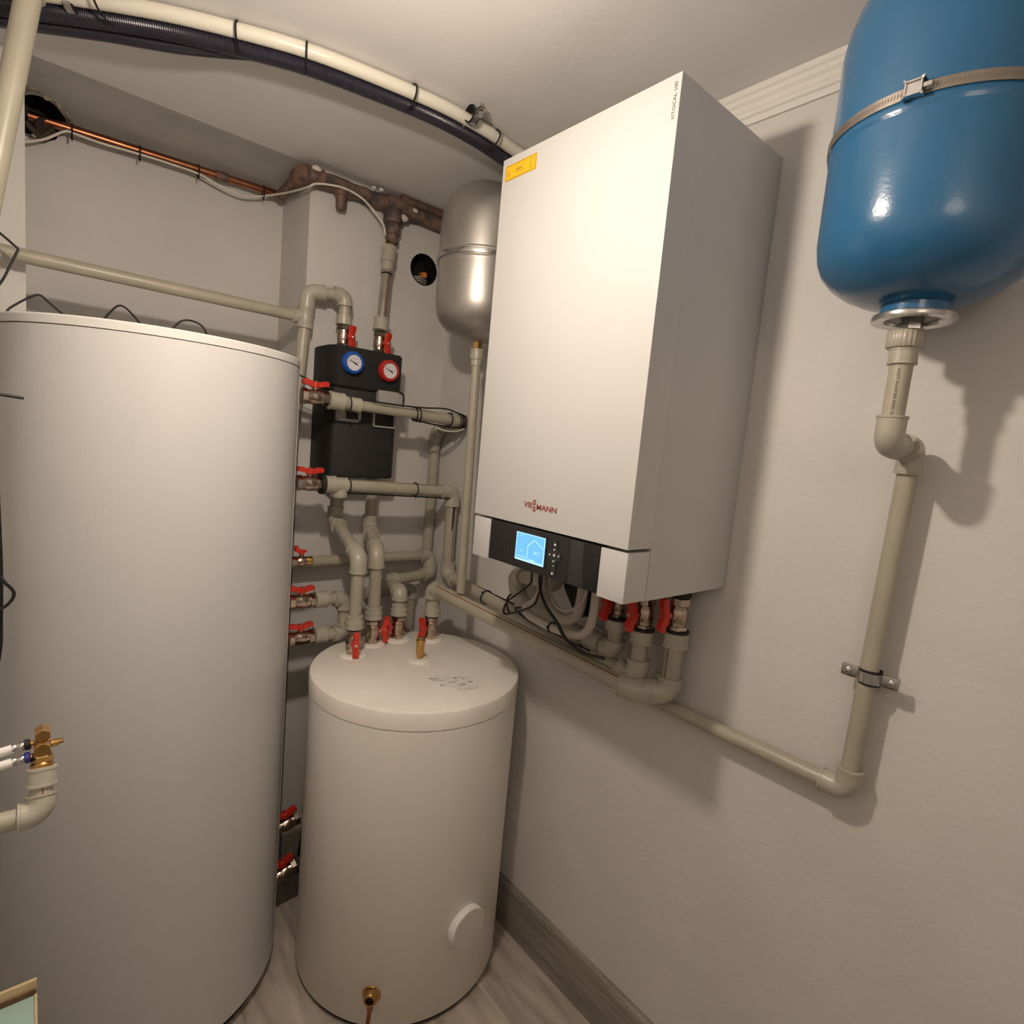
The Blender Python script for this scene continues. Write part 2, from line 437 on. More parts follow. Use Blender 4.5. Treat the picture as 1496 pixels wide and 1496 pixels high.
# ================================================================== HEAT PUMP UNIT ON THE RIGHT WALL
Y0, Y1, ZT, D = -.757, -1.223, 2.189, .363
ZP, ZB = 1.3862, 1.284
T = thing('wall_boiler', 'large white wall-hung heating unit with a dark control panel and lit blue display', 'boiler', (-.001, (Y0 + Y1) / 2, ZB))
XS = -.292
obj('casing', box(B(), XS, -.001, Y1 + .0002, Y0 - .0002, ZB, ZT - .0002, .0005), 'whiteside', T)
obj('front_cover', box(B(), -D, XS - .0001, Y1, Y0, ZP, ZT, .0012, 3), 'white', T)
zc = ZP - .006
for a, b in ((Y0, -.8172), (-1.1588, Y1)):
    obj('lower_cover', box(B(), -D + .003, XS - .0015, b, a, ZB + .001, zc, .002), 'white', T)
cp = obj('control_panel', box(B(), -D + .0045, XS - .02, -1.1578, -.8182, ZB + .004, zc + .002, .003), 'blackp', T)
def pan(y0, y1, z0, z1, x0, x1, name, m, bev=.001, par=cp, **k): return obj(name, box(B(), x0, x1, y0, y1, z0, z1, bev), m, par, **k)
XF = -D + .0045
pan(-1.1568, -1.0795, ZB + .006, zc, XF - .002, XF + .004, 'flap', 'gloss', .0015, label='glossy black flap')
pan(-.8925, -.8905, 1.295, 1.365, XF - .0008, XF + .002, 'groove', 'seam', 0)
pan(-1.0725, -1.0700, 1.295, 1.372, XF - .0008, XF + .002, 'groove', 'seam', 0)
pan(-1.0125, -.9105, 1.3035, 1.3725, XF - .0012, XF + .002, 'screen_frame', 'gloss', .001)
scr = pan(-1.0078, -.9155, 1.3075, 1.3685, XF - .0022, XF + .001, 'screen', 'screen', 0, label='lit blue display')
bm = B(); xs = XF - .0024
def S2(u, v): return V((xs, -.9155 - u * .0923, 1.3075 + v * .061))
def sline(bm, P, w=.0009):
    for a, b in zip(P, P[1:]):
        a = S2(*a); b = S2(*b); d = (b - a).normalized(); n = V((1, 0, 0)).cross(d) * w
        q = [bm.verts.new(c) for c in (a - n, b - n, b + n, a + n)]; bm.faces.new(q)
sline(bm, [(.43, .06), (.43, .58), (.64, .84), (.93, .62)])
sline(bm, [(.0, .03), (1, .03)], .0020)
sline(bm, [(.0, .985), (1, .985)], .0008); sline(bm, [(.985, 0), (.985, 1)], .0012); sline(bm, [(.012, 0), (.012, 1)], .0009)
sline(bm, [(.08, .15), (.40, .13)], .0007); sline(bm, [(.50, .10), (.72, .10)], .0012)
text_bm(bm, '20°C', .0095, lambda u, v, w: V((xs, -.9155 - .63 * .0923 - u, 1.3075 + .33 * .061 + v)))
text_bm(bm, '5°C', .006, lambda u, v, w: V((xs, -.9155 - .17 * .0923 - u, 1.3075 + .32 * .061 + v)))
text_bm(bm, '14:10', .005, lambda u, v, w: V((xs, -.9155 - .13 * .0923 - u, 1.3075 + .86 * .061 + v)))
bm2 = obj('display_lines', bm, 'screenw', cp, smooth=False)
bm = B(); prism(bm, [(-1.0325, 1.371), (-1.0295, 1.352), (-1.019, 1.345), (-1.019, 1.333), (-1.0295, 1.325), (-1.031, 1.295), (-1.0435, 1.295), (-1.045, 1.325), (-1.056, 1.333), (-1.056, 1.345), (-1.045, 1.352), (-1.0425, 1.371)], lambda u, v, w: V((w, u, v)), XF - .0022, XF + .001)
kp = obj('keypad', bm, 'gloss', cp, smooth=False)
for (y, z, r) in ((-1.0375, 1.361, .0024), (-1.037, 1.3501, .0015), (-1.0244, 1.3382, .0016), (-1.0376, 1.3388, .0026), (-1.0505, 1.3393, .0016), (-1.0373, 1.3265, .0018), (-1.0377, 1.3165, .0011), (-1.0369, 1.3004, .0024)):
    obj('button', cyl(B(), (XF - .0020, y, z), (XF - .0034, y, z), r, 12), 'blackdot', cp)
bm = B()
def LG(y, z): return lambda u, v, w: V((-D - .0004 - w, y - u, z + v))
text_fit(bm, 'VIE', .0270, .0118, LG(-.9330, 1.4262), ext=.0012, bold=.0002)
text_fit(bm, 'S', .0095, .0115, LG(-.9612, 1.4335), ext=.0014, bold=.0003)
text_fit(bm, 'S', .0095, .0115, LG(-.9618, 1.4195), ext=.0014, bold=.0003)
text_fit(bm, 'MANN', .0600, .0118, LG(-.9740, 1.4250), ext=.0012, bold=.0002)
obj('lettering', bm, 'logo', T, smooth=False, label='dark red maker lettering')
bm = B()
text_fit(bm, 'VITOCAL 100', .0600, .0062, lambda u, v, w: V((-D - .0003 - w, -1.2160 + v, 2.1160 + u)), ext=.0004)
obj('lettering', bm, 'print', T, smooth=False, label='small grey model lettering')
bm = B(); box(bm, -D - .0006, -D + .001, -.872, -.7685, 2.139, 2.172, 0)
st = obj('sticker', bm, 'yellow', T, smooth=False, label='yellow warning sticker')
bm = B()
for (a, b, c, d) in ((-.8700, -.7705, 2.1695, 2.1705), (-.8700, -.7705, 2.1405, 2.1415), (-.8700, -.869, 2.1405, 2.1705), (-.7715, -.7705, 2.1405, 2.1705), (-.782, -.7795, 2.147, 2.157), (-.826, -.805, 2.1555, 2.1575), (-.832, -.802, 2.1515, 2.1523), (-.862, -.852, 2.147, 2.148), (-.862, -.852, 2.164, 2.1648), (-.8525, -.8518, 2.147, 2.1645)):
    box(bm, -D - .0009, -D - .0003, a, b, c, d)
obj('print', bm, 'stickline', st, smooth=False)

# ================================================================== BLUE EXPANSION VESSEL
bx, by, bR = -.158, -1.548, .1460
bz = -.017
T = thing('expansion_vessel', 'blue lacquered expansion vessel strapped high on the right wall', 'expansion vessel', (bx, by, 1.79))
pr = [(0.0, 1.832), (.045, 1.834), (.075, 1.842), (.100, 1.854), (.120, 1.869), (.134, 1.886), (.142, 1.905), (.1455, 1.928), (bR, 1.95), (bR, 2.0), (bR, 2.0525), (bR, 2.053), (bR + .0015, 2.0555), (bR + .0015, 2.0665), (bR, 2.069), (bR, 2.0695), (bR, 2.17), (.1465, 2.20), (.143, 2.228), (.135, 2.255), (.120, 2.281), (.098, 2.300), (.070, 2.312), (.035, 2.319), (0, 2.321)]
obj('vessel', lathe(B(), pr, (bx, by, bz), seg=96), 'blue', T)
bm = B(); rr = bR + .0022
lathe(bm, [(rr, 2.0665), (rr + .0016, 2.0665), (rr + .0016, 2.0805), (rr, 2.0805), (rr, 2.0665)], (bx, by, bz), seg=96)
a0 = math.atan2(-.10, -.2)
bd = obj('band', bm, 'tarnish', T)
bm = B()
for k in range(240):
    a = 2 * pi * k / 240; c = V((bx + (rr + .0018) * cos(a), by + (rr + .0018) * sin(a), 2.0735 + bz))
    n = V((cos(a), sin(a), 0)); t = V((-sin(a), cos(a), 0))
    q = [bm.verts.new(c + t * s1 * .0006 + V((0, 0, s2 * .0026)) + n * .0001 + t * s2 * .0005) for s1, s2 in ((-1, -1), (1, -1), (1, 1), (-1, 1))]
    bm.faces.new(q)
obj('band_slots', bm, 'slot', bd, smooth=False)
aw = radians(181.5)
c = V((bx + (rr + .004) * cos(aw), by + (rr + .004) * sin(aw), 2.0735 + bz)); n = V((cos(aw), sin(aw), 0)); t = V((-sin(aw), cos(aw), 0))
bm = B(); r = bmesh.ops.create_cube(bm, size=1)
for v in r['verts']: v.co = c + t * v.co.x * .020 + n * v.co.y * .011 + V((0, 0, 1)) * v.co.z * .0185
bmesh.ops.bevel(bm, geom=bm.edges[:], offset=.002, segments=2, affect='EDGES')
hexn(bm, c + t * .010, c + t * .020, .0052)
obj('clamp_screw', bm, 'zinc', bd)
bm = B(); lathe(bm, [(.046, 1.845), (.046, 1.822), (.0455, 1.818), (.030, 1.818)], (bx, by, bz), seg=48); obj('neck', bm, 'blue', T)
bm = B(); lathe(bm, [(.048, 1.8185), (.0545, 1.8165), (.056, 1.812), (.0545, 1.8075), (.050, 1.8065), (.038, 1.8085), (.036, 1.8115), (.034, 1.8170), (.036, 1.8185)], (bx, by, bz + .004), seg=56)
fl = obj('flange_ring', bm, 'zinc', T)
bm = B(); lathe(bm, [(.0365, 1.8165), (.0365, 1.813), (.020, 1.811)], (bx, by, bz + .004), seg=40); obj('membrane_plate', bm, 'blackp', T)
bm = B(); hexn(bm, (bx, by, 1.779), (bx, by, 1.800), .0155); obj('nipple', bm, 'zinc', T)
# wall bracket behind the vessel
obj('bracket', box(B(), bx + bR - .004, -.0005, by - .02, by + .02, 2.015, 2.085, .001), 'zinc', T)

# its pipe
T = thing('water_pipe', 'grey plastic pipe dropping from the blue vessel and turning left low on the wall', 'pipe', (-.035, by, .98))
ex = -.040; by = -1.543
run(T, [(bx, by, 1.740), (bx, by + .001, 1.610), (ex, by - .001, 1.610), (-.036, -1.530, .980), (-.034, -1.06, .977)], .0158, leg=1.5)
sleeve(T, (bx, by, 1.7555), (bx, by, 1.7830), .0245, 'union_nut', knurl=True)
sleeve(T, (bx, by, 1.7310), (bx, by, 1.7565), .0195, 'coupling')
bm = B()
rp = .0158
d0 = V((-1.186 - bx, -1.85 - by, 0)).normalized(); a0 = math.atan2(d0.y, d0.x) - .15
text_fit(bm, 'HOT WATER PIPE 20', .072, .0040, lambda u, v, w: V((bx + (rp + .0002 + w) * cos(a0 + (v - .002) / rp), by + (rp + .0002 + w) * sin(a0 + (v - .002) / rp), 1.7240 - u)), ext=.0003)
obj('lettering', bm, 'print', T, smooth=False)
# wall clamp
cz = 1.2025; cy = -1.5375; cx = -.0362
T = thing('pipe_clamp', 'zinc pipe clamp with rubber lining holding the vertical pipe to the right wall', 'pipe clamp', (-.02, cy, cz))
bm = B(); lathe(bm, [(.0164, -.0135), (.0186, -.0135), (.0186, .0135), (.0164, .0135), (.0164, -.0135)], (cx, cy, cz), seg=40); obj('rubber_lining', bm, 'rubber', T)
bm = B(); lathe(bm, [(.0187, -.0095), (.0203, -.0095), (.0203, .0095), (.0187, .0095), (.0187, -.0095)], (cx, cy, cz), seg=40)
for s in (-1, 1):
    box(bm, cx - .0045, cx - .0015, min(cy + s * .0195, cy + s * .046), max(cy + s * .0195, cy + s * .046), cz - .0105, cz + .0105, .001)
    box(bm, cx + .0015, cx + .0045, min(cy + s * .0195, cy + s * .046), max(cy + s * .0195, cy + s * .046), cz - .0105, cz + .0105, .001)
obj('ring', bm, 'zinc', T)
for s in (-1, 1):
    bm = B(); cyl(bm, (cx - .0080, cy + s * .035, cz), (cx + .012, cy + s * .035, cz), .003, 12); lathe(bm, [(.0062, 0), (.0058, .003), (.003, .0045)], (cx - .0045, cy + s * .035, cz), (-1, 0, 0), 20)
    obj('screw', bm, 'zinc', T)
bm = B(); cyl(bm, (cx + .019, cy, cz), (.001, cy, cz), .004, 10); obj('stud', bm, 'zinc', T)

# ================================================================== SILVER EXPANSION VESSEL
sx, sy, sR = -.150, -.420, .135
T = thing('expansion_vessel', 'silver painted expansion vessel in the back corner, half behind the white wall unit', 'expansion vessel', (sx, sy, 1.86))
dz = -.030
pr = [(0, 1.885), (.040, 1.887), (.075, 1.896), (.100, 1.910), (.118, 1.928), (.129, 1.950), (.1335, 1.975), (sR, 2.00), (sR, 2.0845), (sR, 2.085), (sR + .0015, 2.088), (sR + .0015, 2.094), (sR, 2.097), (sR, 2.0975), (sR, 2.1175), (sR, 2.118), (sR - .0015, 2.121), (sR, 2.124), (sR, 2.1245), (sR, 2.17), (.1335, 2.205), (.129, 2.235), (.119, 2.262), (.102, 2.287), (.080, 2.304), (.050, 2.316), (.02, 2.320), (0, 2.3205)]
pr = [(a_, b_ + dz * (1 if b_ < 2.15 else .72)) for a_, b_ in pr]
obj('vessel', lathe(B(), pr, (sx, sy, 0), seg=80), 'silver', T)
bm = B(); q = sR + .002
lathe(bm, [(q, 2.100), (q + .0025, 2.1005), (q + .0032, 2.107), (q + .0025, 2.1135), (q, 2.114), (q, 2.100)], (sx, sy, dz), seg=80); obj('band', bm, 'zinc', T)
obj('bracket', box(B(), sx + sR - .005, -.0005, sy - .02, sy + .02, 2.045, 2.11, .001), 'zinc', T)
bm = B()
a = radians(128); c = V((sx + (q + .008) * cos(a), sy + (q + .008) * sin(a), 2.077))
hexn(bm, c - V((.008, .006, 0)), c + V((.008, .006, 0)), .006); box(bm, c.x - .005, c.x + .003, c.y - .004, c.y + .004, 2.072, 2.084)
obj('band_screw', bm, 'zinc', T)
bm = B(); hexn(bm, (sx, sy, 1.832), (sx, sy, 1.858), .014); obj('nipple', bm, 'brass', T)
T = thing('water_pipe', 'thin grey plastic pipe dropping from the silver vessel beside the white unit', 'pipe', (sx, sy, 1.06))
run(T, [(sx, sy, 1.805), (sx - .004, sy - .022, 1.085)], .0142)
sleeve(T, (sx, sy, 1.802), (sx, sy, 1.834), .0195, 'union_nut')
sleeve(T, (sx, sy - .0005, 1.782), (sx, sy, 1.803), .0168, 'coupling')

# ================================================================== TALL TANK
tx, ty, tR, tH = -.930, -.193, .314, 1.7265
T = thing('hot_water_tank', 'tall pale grey cylindrical hot water tank filling the left side', 'tank', (tx, ty, 0))
obj('jacket', lathe(B(), [(tR - .004, .038), (tR, .042), (tR, tH - .022), (tR - .003, tH - .020)], (tx, ty, 0), seg=160), 'jacket', T)
obj('lid', lathe(B(), [(tR - .002, tH - .0195), (tR + .001, tH - .019), (tR + .0015, tH - .004), (tR - .001, tH - .0008), (tR - .006, tH), (.05, tH + .004), (0, tH + .004)], (tx, ty, 0), seg=160), 'lid1', T)
obj('lid_gap', lathe(B(), [(tR - .002, tH - .0225), (tR - .002, tH - .0185)], (tx, ty, 0), seg=120), 'seam', T)
obj('base', lathe(B(), [(tR - .022, 0), (tR - .018, .006), (tR - .014, .0385)], (tx, ty, 0), seg=96), 'rubber', T)
a = radians(-12)
bm = B()
for s0, w in ((0, .006),):
    n = V((cos(a), sin(a), 0)); t = V((-sin(a), cos(a), 0)); c = V((tx, ty, 0)) + n * (tR + .0008)
    r = bmesh.ops.create_cube(bm, size=1)
    for v in r['verts']: v.co = c + t * v.co.x * .018 + n * v.co.y * .004 + V((0, 0, tH / 2 + v.co.z * (tH - .07)))
obj('jacket_seam', bm, 'lid1', T, smooth=False)
bm = B(); box(bm, tx + .02, tx + .07, ty - .03, ty + .0, tH + .003, tH + .012, .002); obj('plug', bm, 'lid1', T)
GT = 'red-handled ball valves on the pipes'
loops = [([(-1.25, -.235, tH + .005), (-1.222, -.25, 1.728), (-1.211, -.25, 1.742), (-1.184, -.25, 1.767), (-1.165, -.25, 1.778), (-1.149, -.25, 1.766), (-1.12, -.25, 1.743), (-1.09, -.25, tH + .006)], 'black sensor cable bent to a peak above the tall tank, at its left end'),
         ([(-1.075, -.25, tH + .006), (-1.059, -.25, 1.744), (-1.044, -.25, 1.768), (-1.029, -.25, 1.786), (-1.016, -.25, 1.786), (-.999, -.25, 1.771), (-.982, -.25, 1.75), (-.97, -.25, tH + .006)], 'thin black cable making a pointed hump behind the middle of the tall tank top'),
         ([(-.928, -.25, tH + .006), (-.924, -.25, 1.748), (-.917, -.25, 1.763), (-.903, -.25, 1.779), (-.884, -.25, 1.784), (-.863, -.25, 1.779), (-.85, -.25, 1.764), (-.846, -.25, 1.746), (-.846, -.25, tH + .006)], 'thin black cable making a round arch above the tall tank top, nearest the corner')]
for P, lb in loops:
    solo('sensor_cable', tube(B(), catmull(P, 8), .0023, 8), 'cable', lb, 'cable')

# ================================================================== SMALL TANK
mx, my, mR, mH = -.309, -.466, .302, .887
T = thing('hot_water_tank', 'short cream cylindrical tank standing in the corner under the wall unit', 'tank', (mx, my, 0))
obj('jacket', lathe(B(), [(mR - .004, .016), (mR - .001, .020), (mR - .001, mH - .052), (mR - .004, mH - .050)], (mx, my, 0), seg=160), 'jacket2', T)
obj('lid_gap', lathe(B(), [(mR - .0028, mH - .0525), (mR - .0028, mH - .048)], (mx, my, 0), seg=120), 'seam', T)
obj('lid', lathe(B(), [(mR - .003, mH - .0495), (mR + .0005, mH - .0485), (mR + .0005, mH - .008), (mR - .002, mH - .003), (mR - .009, mH), (.05, mH + .001), (0, mH + .001)], (mx, my, 0), seg=160), 'lid2', T)
obj('base', lathe(B(), [(mR - .012, 0), (mR - .008, .004), (mR - .008, .0165)], (mx, my, 0), seg=96), 'rubber', T)
av = radians(-85.6)
n = V((cos(av), sin(av), 0)); c = V((mx, my, .252)) + n * (mR - .012)
cv = obj('inspection_cover', lathe(B(), [(.0555, 0), (.0565, .004), (.0565, .024), (.0545, .027)], c, n, 48), 'insert', T, label='round white inspection cover')
obj('cover_face', lathe(B(), [(.0545, .0265), (.053, .0285), (.02, .0292), (0, .0292)], c, n, 48), 'capside', cv)
# marks on the lid: remains of a paper label with pen marks
bm = B()
P = [(-.362, -.553), (-.335, -.560), (-.322, -.548), (-.300, -.566), (-.282, -.575), (-.268, -.596), (-.240, -.630), (-.248, -.655), (-.266, -.672), (-.290, -.676), (-.318, -.668), (-.327, -.640), (-.342, -.612), (-.355, -.585)]
vs = [bm.verts.new((x + .022, y - .006, mH + .0015)) for x, y in P]; bm.faces.new(vs)
lab = obj('label_remains', bm, 'labelp', T, smooth=False, label='torn whitish label remains with pen marks')
bm = B()
random.seed(3)
for k in range(24):
    x = random.uniform(-.335, -.245); y = -.590 - (x + .335) * .55 + random.uniform(-.028, .028); l = random.uniform(.004, .014); a = random.uniform(-.9, -.2)
    tube(bm, [(x, y, mH + .0017), (x + l * cos(a) * .5, y + l * sin(a) * .5 + random.uniform(-.002, .002), mH + .0018), (x + l * cos(a), y + l * sin(a), mH + .0017)], .0007, 5)
obj('pen_marks', bm, 'print', lab, smooth=False)
# drain fitting
ad = radians(227.2)
n = V((cos(ad), sin(ad), 0)); c = V((mx, my, .112)) + n * (mR - .004)
T2 = thing('drain_tap', 'brass drain tap with lever low on the front of the short tank', 'tap', c)
bm = B(); lathe(bm, [(.024, 0), (.025, .003), (.0235, .007), (.020, .009), (.018, .020), (.0165, .023), (.0115, .023), (.0115, .010), (0, .010)], c, n, 32); obj('flange', bm, 'brass', T2)
bm = B(); lathe(bm, [(.0110, .0105), (.0108, .0125), (0, .0125)], c, n, 24); obj('bore', bm, 'dark', T2)
bm = B(); e = c + n * .012
cyl(bm, e + V((0, 0, -.012)), e + V((0, 0, -.034)), .008, 20); cyl(bm, e + V((0, 0, -.032)), e + n * .012 + V((0, 0, -.062)), .0055, 16)
obj('spout', bm, 'copper', T2)

def rosette(x, y, label, r=.042, g='white pipe collars on the short tank lid'):
    solo('pipe_collar', lathe(B(), [(r, 0), (r, .003), (r - .003, .0055), (r * .6, .0075), (r * .55, .0075)], (x, y, mH + .0012), seg=48), 'lid2', label, 'collar', g)
VP = [(-.445, -.318), (-.354, -.260), (-.2615, -.257), (-.164, -.304)]
hs = [(-.25, -1, 0), (1, -.35, 0), (-1, .1, 0), (-1, -.15, 0)]
names = ['nearest the tall tank', 'second from the tall tank', 'third from the tall tank', 'nearest the right wall']
for i, ((x, y), h) in enumerate(zip(VP, hs)):
    rosette(x, y, 'round white collar on the short tank lid, ' + names[i])
    place_valve((x, y, mH + .046), (0, 0, 1), h, 'red-handled ball valve standing on the short tank lid, ' + names[i], GT, sc=1.0)
# air vent
x, y = -.288, -.443
rosette(x, y, 'round white collar under the brass air vent, front of the lid', .036)
solo('air_vent', lathe(B(), [(.0085, 0), (.0085, .014), (.0125, .016), (.0125, .048), (.0138, .050), (.0138, .060), (.012, .062), (.008, .063), (.008, .068), (0, .068)], (x, y, mH + .006), seg=32), 'brass', 'small upright brass air vent on the lid of the short tank', 'air vent')

# ================================================================== PIPES TO THE SHORT TANK
def union(T, x, y, z0=mH + .086, L=.040, r=.0262):
    obj('gasket', lathe(B(), [(.0235, -.0045), (.0245, -.004), (.0245, .0005), (.0235, .001)], (x, y, z0), seg=32), 'rubber', T)
    sleeve(T, (x, y, z0), (x, y, z0 + L * .55), r * 1.04, 'union_nut')
    sleeve(T, (x, y, z0 + L * .5), (x, y, z0 + L), r * .93, 'coupling')
zU = mH + .086
(x1, y1), (x2, y2), (x3, y3), (x4, y4) = VP
T = thing('heating_pipe', 'thick grey pipe stepping from pump box to lid valve nearest the tall tank', 'pipe', (x1, y1, zU))
union(T, x1, y1); run(T, [(x1, y1, zU + .03), (-.443, -.318, 1.188), (-.422, -.085, 1.262), (-.422, -.085, 1.41)], .0190)
T = thing('heating_pipe', 'thick grey pipe stepping from the pump box to the second lid valve', 'pipe', (x2, y2, zU))
union(T, x2, y2); run(T, [(x2, y2, zU + .03), (-.357, -.262, 1.186), (-.298, -.085, 1.232), (-.298, -.085, 1.41)], .0190)
T = thing('heating_pipe', 'grey pipe looping low along the back wall to the third lid valve', 'pipe', (x3, y3, zU))
union(T, x3, y3); run(T, [(x3, y3, zU + .03), (x3, y3, 1.047), (-.228, -.105, 1.046), (-.035, -.075, 1.052), (-.038, -.062, 1.120), (-.56, -.062, 1.123)], .0190, tight=1.0, leg=.9)
T = thing('heating_pipe', 'thick grey pipe running along the right wall from the short tank lid to the unit', 'pipe', (x4, y4, zU))
union(T, x4, y4); run(T, [(x4, y4, zU + .03), (x4, y4, 1.064), (-.106, -1.095, 1.014), (-.052, -1.148, 1.020), (-.052, -1.150, 1.150)], .0215, stripe=(-.55, 0, .85), tight=1.1, leg=1.0)
# branch stub below the loop
T = thing('heating_pipe', 'short grey pipe stub with capped coupling low in the back corner', 'pipe', (-.1, -.02, .9))
run(T, [(-.24, -.0185, .985), (-.075, -.0185, .985), (-.075, -.0185, .80)], .0160)
sleeve(T, (-.27, -.022, .985), (-.225, -.022, .985), .021)

# ================================================================== TALL TANK VALVES, RIGHT-HAND PIPES
zv = 1.642
place_valve((-.553, -.2, zv), (1, 0, -.02), (0, 0, 1), 'uppermost red-handled ball valve beside the tall tank, level with the pump box clips', GT, sc=1.02)
place_valve((-.556, -.2, 1.392), (1, 0, -.02), (0, 0, 1), 'red-handled ball valve at the tall tank just below the pump box', GT, sc=1.02)
place_valve((-.565, -.19, 1.157), (1, 0, 0), (0, 0, 1), 'small brass-ended drain valve with red lever, midway down the tall tank', GT, kind='mini')
place_valve((-.563, -.2, 1.037), (1, 0, -.02), (0, 0, 1), 'upper red-handled ball valve of the pair joined by the U-shaped pipe', GT, sc=.98)
place_valve((-.560, -.2, .922), (1, 0, .03), (0, 0, 1), 'lower red-handled ball valve of the pair joined by the U-shaped pipe', GT, sc=.98)
place_valve((-.574, -.2, .322), (1, 0, .22), (0, 0, 1), 'dim red-handled ball valve low between the two tanks, upper one', GT, sc=.95)
place_valve((-.575, -.2, .158), (1, 0, .28), (0, 0, 1), 'dim red-handled ball valve low between the two tanks, near the floor', GT, sc=.95)

T = thing('heating_pipe', 'grey pipe with black ties crossing in front of the pump box to the right wall', 'pipe', (-.51, -.2, zv))
run(T, [(-.42, -.2, 1.634), (-.205, -.2, 1.628)], .0162)
run(T, [(-.21, -.2, 1.628), (-.040, -.2, 1.6225), (-.030, -.036, 1.580), (-.030, -.034, 1.136)], .0185, tight=1.3, leg=.8)
sleeve(T, (-.512, -.2, 1.640), (-.466, -.2, 1.637), .0262, 'union_nut')
sleeve(T, (-.470, -.2, 1.6375), (-.412, -.2, 1.6335), .0215, 'coupling')
bm = B(); lathe(bm, [(.020, 0), (.021, .012), (.016, .016), (.016, .03)], (-.038, -.2, 1.6225), (1, 0, 0), 24); obj('thread', bm, 'rust2', T, label='rusty threaded end')
T = thing('heating_pipe', 'grey pipe with red stripe below the pump box, turning down at the right wall', 'pipe', (-.51, -.2, 1.39))
run(T, [(-.45, -.2, 1.389), (-.047, -.2, 1.3765), (-.045, -.2, 1.075), (-.085, -1.078, 1.032), (-.085, -1.080, 1.135)], .0200, stripe=(0, -.35, .93), tight=1.4)
sleeve(T, (-.514, -.2, 1.391), (-.478, -.2, 1.390), .0262, 'union_nut')
sleeve(T, (-.482, -.2, 1.390), (-.442, -.2, 1.389), .0235, 'tee')
bm = B(); lathe(bm, [(.0225, 0), (.0235, .002), (.0235, .012), (.021, .014), (.021, .035)], (-.462, -.2, 1.352), (0, 0, 1), 28); obj('tee', bm, 'pprfit', T)
bm = B(); lathe(bm, [(.030, 0), (.031, .003), (.031, .010), (.027, .012)], (-.524, -.2, 1.3915), (1, 0, -.02), 28); obj('collar', bm, 'rubber', T)
T = thing('heating_pipe', 'grey U-shaped pipe joining the two middle valves of the tall tank', 'pipe', (-.44, -.2, .97))
run(T, [(-.492, -.2, 1.035), (-.428, -.2, 1.030), (-.426, -.2, .918), (-.492, -.2, .922)], .0180, tight=1.2, leg=.7)
sleeve(T, (-.523, -.2, 1.0365), (-.485, -.2, 1.035), .0250, 'union_nut'); sleeve(T, (-.520, -.2, .923), (-.482, -.2, .922), .0250, 'union_nut')
# low dark pipe pieces between the tanks
T = thing('heating_pipe', 'dark steel pipe low in the gap between the two tanks', 'pipe', (-.53, -.12, .1))
run(T, [(-.505, -.2, .345), (-.490, -.17, .33), (-.490, -.12, .10)], .017, m='rubber', fm='rubber')
obj('pipe', tube(B(), [(-.66, -.13, .098), (-.45, -.13, .110)], .024, 24), 'rubber', T)
obj('pipe', tube(B(), [(-.53, -.2, .170), (-.50, -.16, .12)], .018, 24), 'rubber', T)

# ================================================================== VERTICAL PIPE AND NICHE PIPE
T = thing('heating_pipe', 'tall grey pipe in the back wall recess that loops over into the pump box', 'pipe', (-.54, -.06, .2))
run(T, [(-.425, -.078, 1.905), (-.425, -.075, 1.972), (-.535, -.060, 1.962), (-.629, -.040, .25)], .0180, leg=1.5)
run(T, [(-.56, -.055, 1.884), (-1.79, -.055, 1.8885)], .0165)
sleeve(T, (-.578, -.055, 1.884), (-.552, -.055, 1.884), .0215, 'tee'); sleeve(T, (-.538, -.060, 1.917), (-.5415, -.0595, 1.850), .0232, 'tee')
sleeve(T, (-.425, -.078, 1.882), (-.425, -.078, 1.912), .0245, 'coupling')
place_valve((-.424, -.078, 1.846), (0, 0, 1), (.45, -1, 0), 'red-handled ball valve on the left inlet on top of the pump box', GT, sc=.92)
place_valve((-.300, -.078, 1.848), (0, 0, 1), (.45, -1, 0), 'red-handled ball valve on the right inlet on top of the pump box', GT, sc=.92)
T = thing('heating_pipe', 'silvery lined pipe leaning from the rusty pipe down to the pump box', 'pipe', (-.298, -.078, 1.885))
a = V((-.300, -.079, 1.888)); b = V((-.268, -.044, 2.165)); d = (b - a).normalized()
obj('pipe', tube(B(), [a + d * .02, b - d * .03], .0170, 36, stripe=(.1, -1, 0)), ['foil', 'stripe'], T, label='silvery foil-lined pipe')
sleeve(T, a, a + d * .044, .0240, 'coupling'); sleeve(T, b - d * .050, b + d * .005, .0235, 'coupling'); sleeve(T, b - d * .080, b - d * .048, .0200, 'coupling')
bm = B(); lathe(bm, [(.0172, 0), (.0186, .001), (.0186, .005), (.0172, .006)], b - d * .092, d, 24); obj('ring', bm, 'rubber', T)
bm = B(); hexn(bm, b + d * .002, b + d * .022, .0165); obj('nipple', bm, 'brass', T)

# ================================================================== OLD RUSTY PIPES UNDER THE CEILING
T = thing('steel_pipe', 'old rusty pipe manifold along the top of the back wall', 'pipe', (-.3, -.04, 2.30))
bm = B(); P = [V((-.552 + .552 * k / 26, -.036, 2.302 + .0015 * sin(k * 1.7))) for k in range(27)]
tube(bm, P, [.0235 + .0015 * sin(k * 2.3) + .001 * cos(k * 5.1) for k in range(27)], 22); obj('pipe', bm, 'rust', T)
bm = B(); P = [V((-.24 + .24 * k / 10, -.050, 2.331)) for k in range(11)]; tube(bm, P, .0125, 16); obj('pipe', bm, 'rust2', T)
bm = B(); arc, _, _ = fillet(V((-.553, .18, 2.294)), V((-.553, -.036, 2.302)), V((-.3, -.036, 2.302)), .030)
tube(bm, [V((-.553, .02, 2.301))] + arc + [V((-.50, -.036, 2.302))], [.027] * (len(arc) + 2), 24); obj('elbow', bm, 'rust2', T)
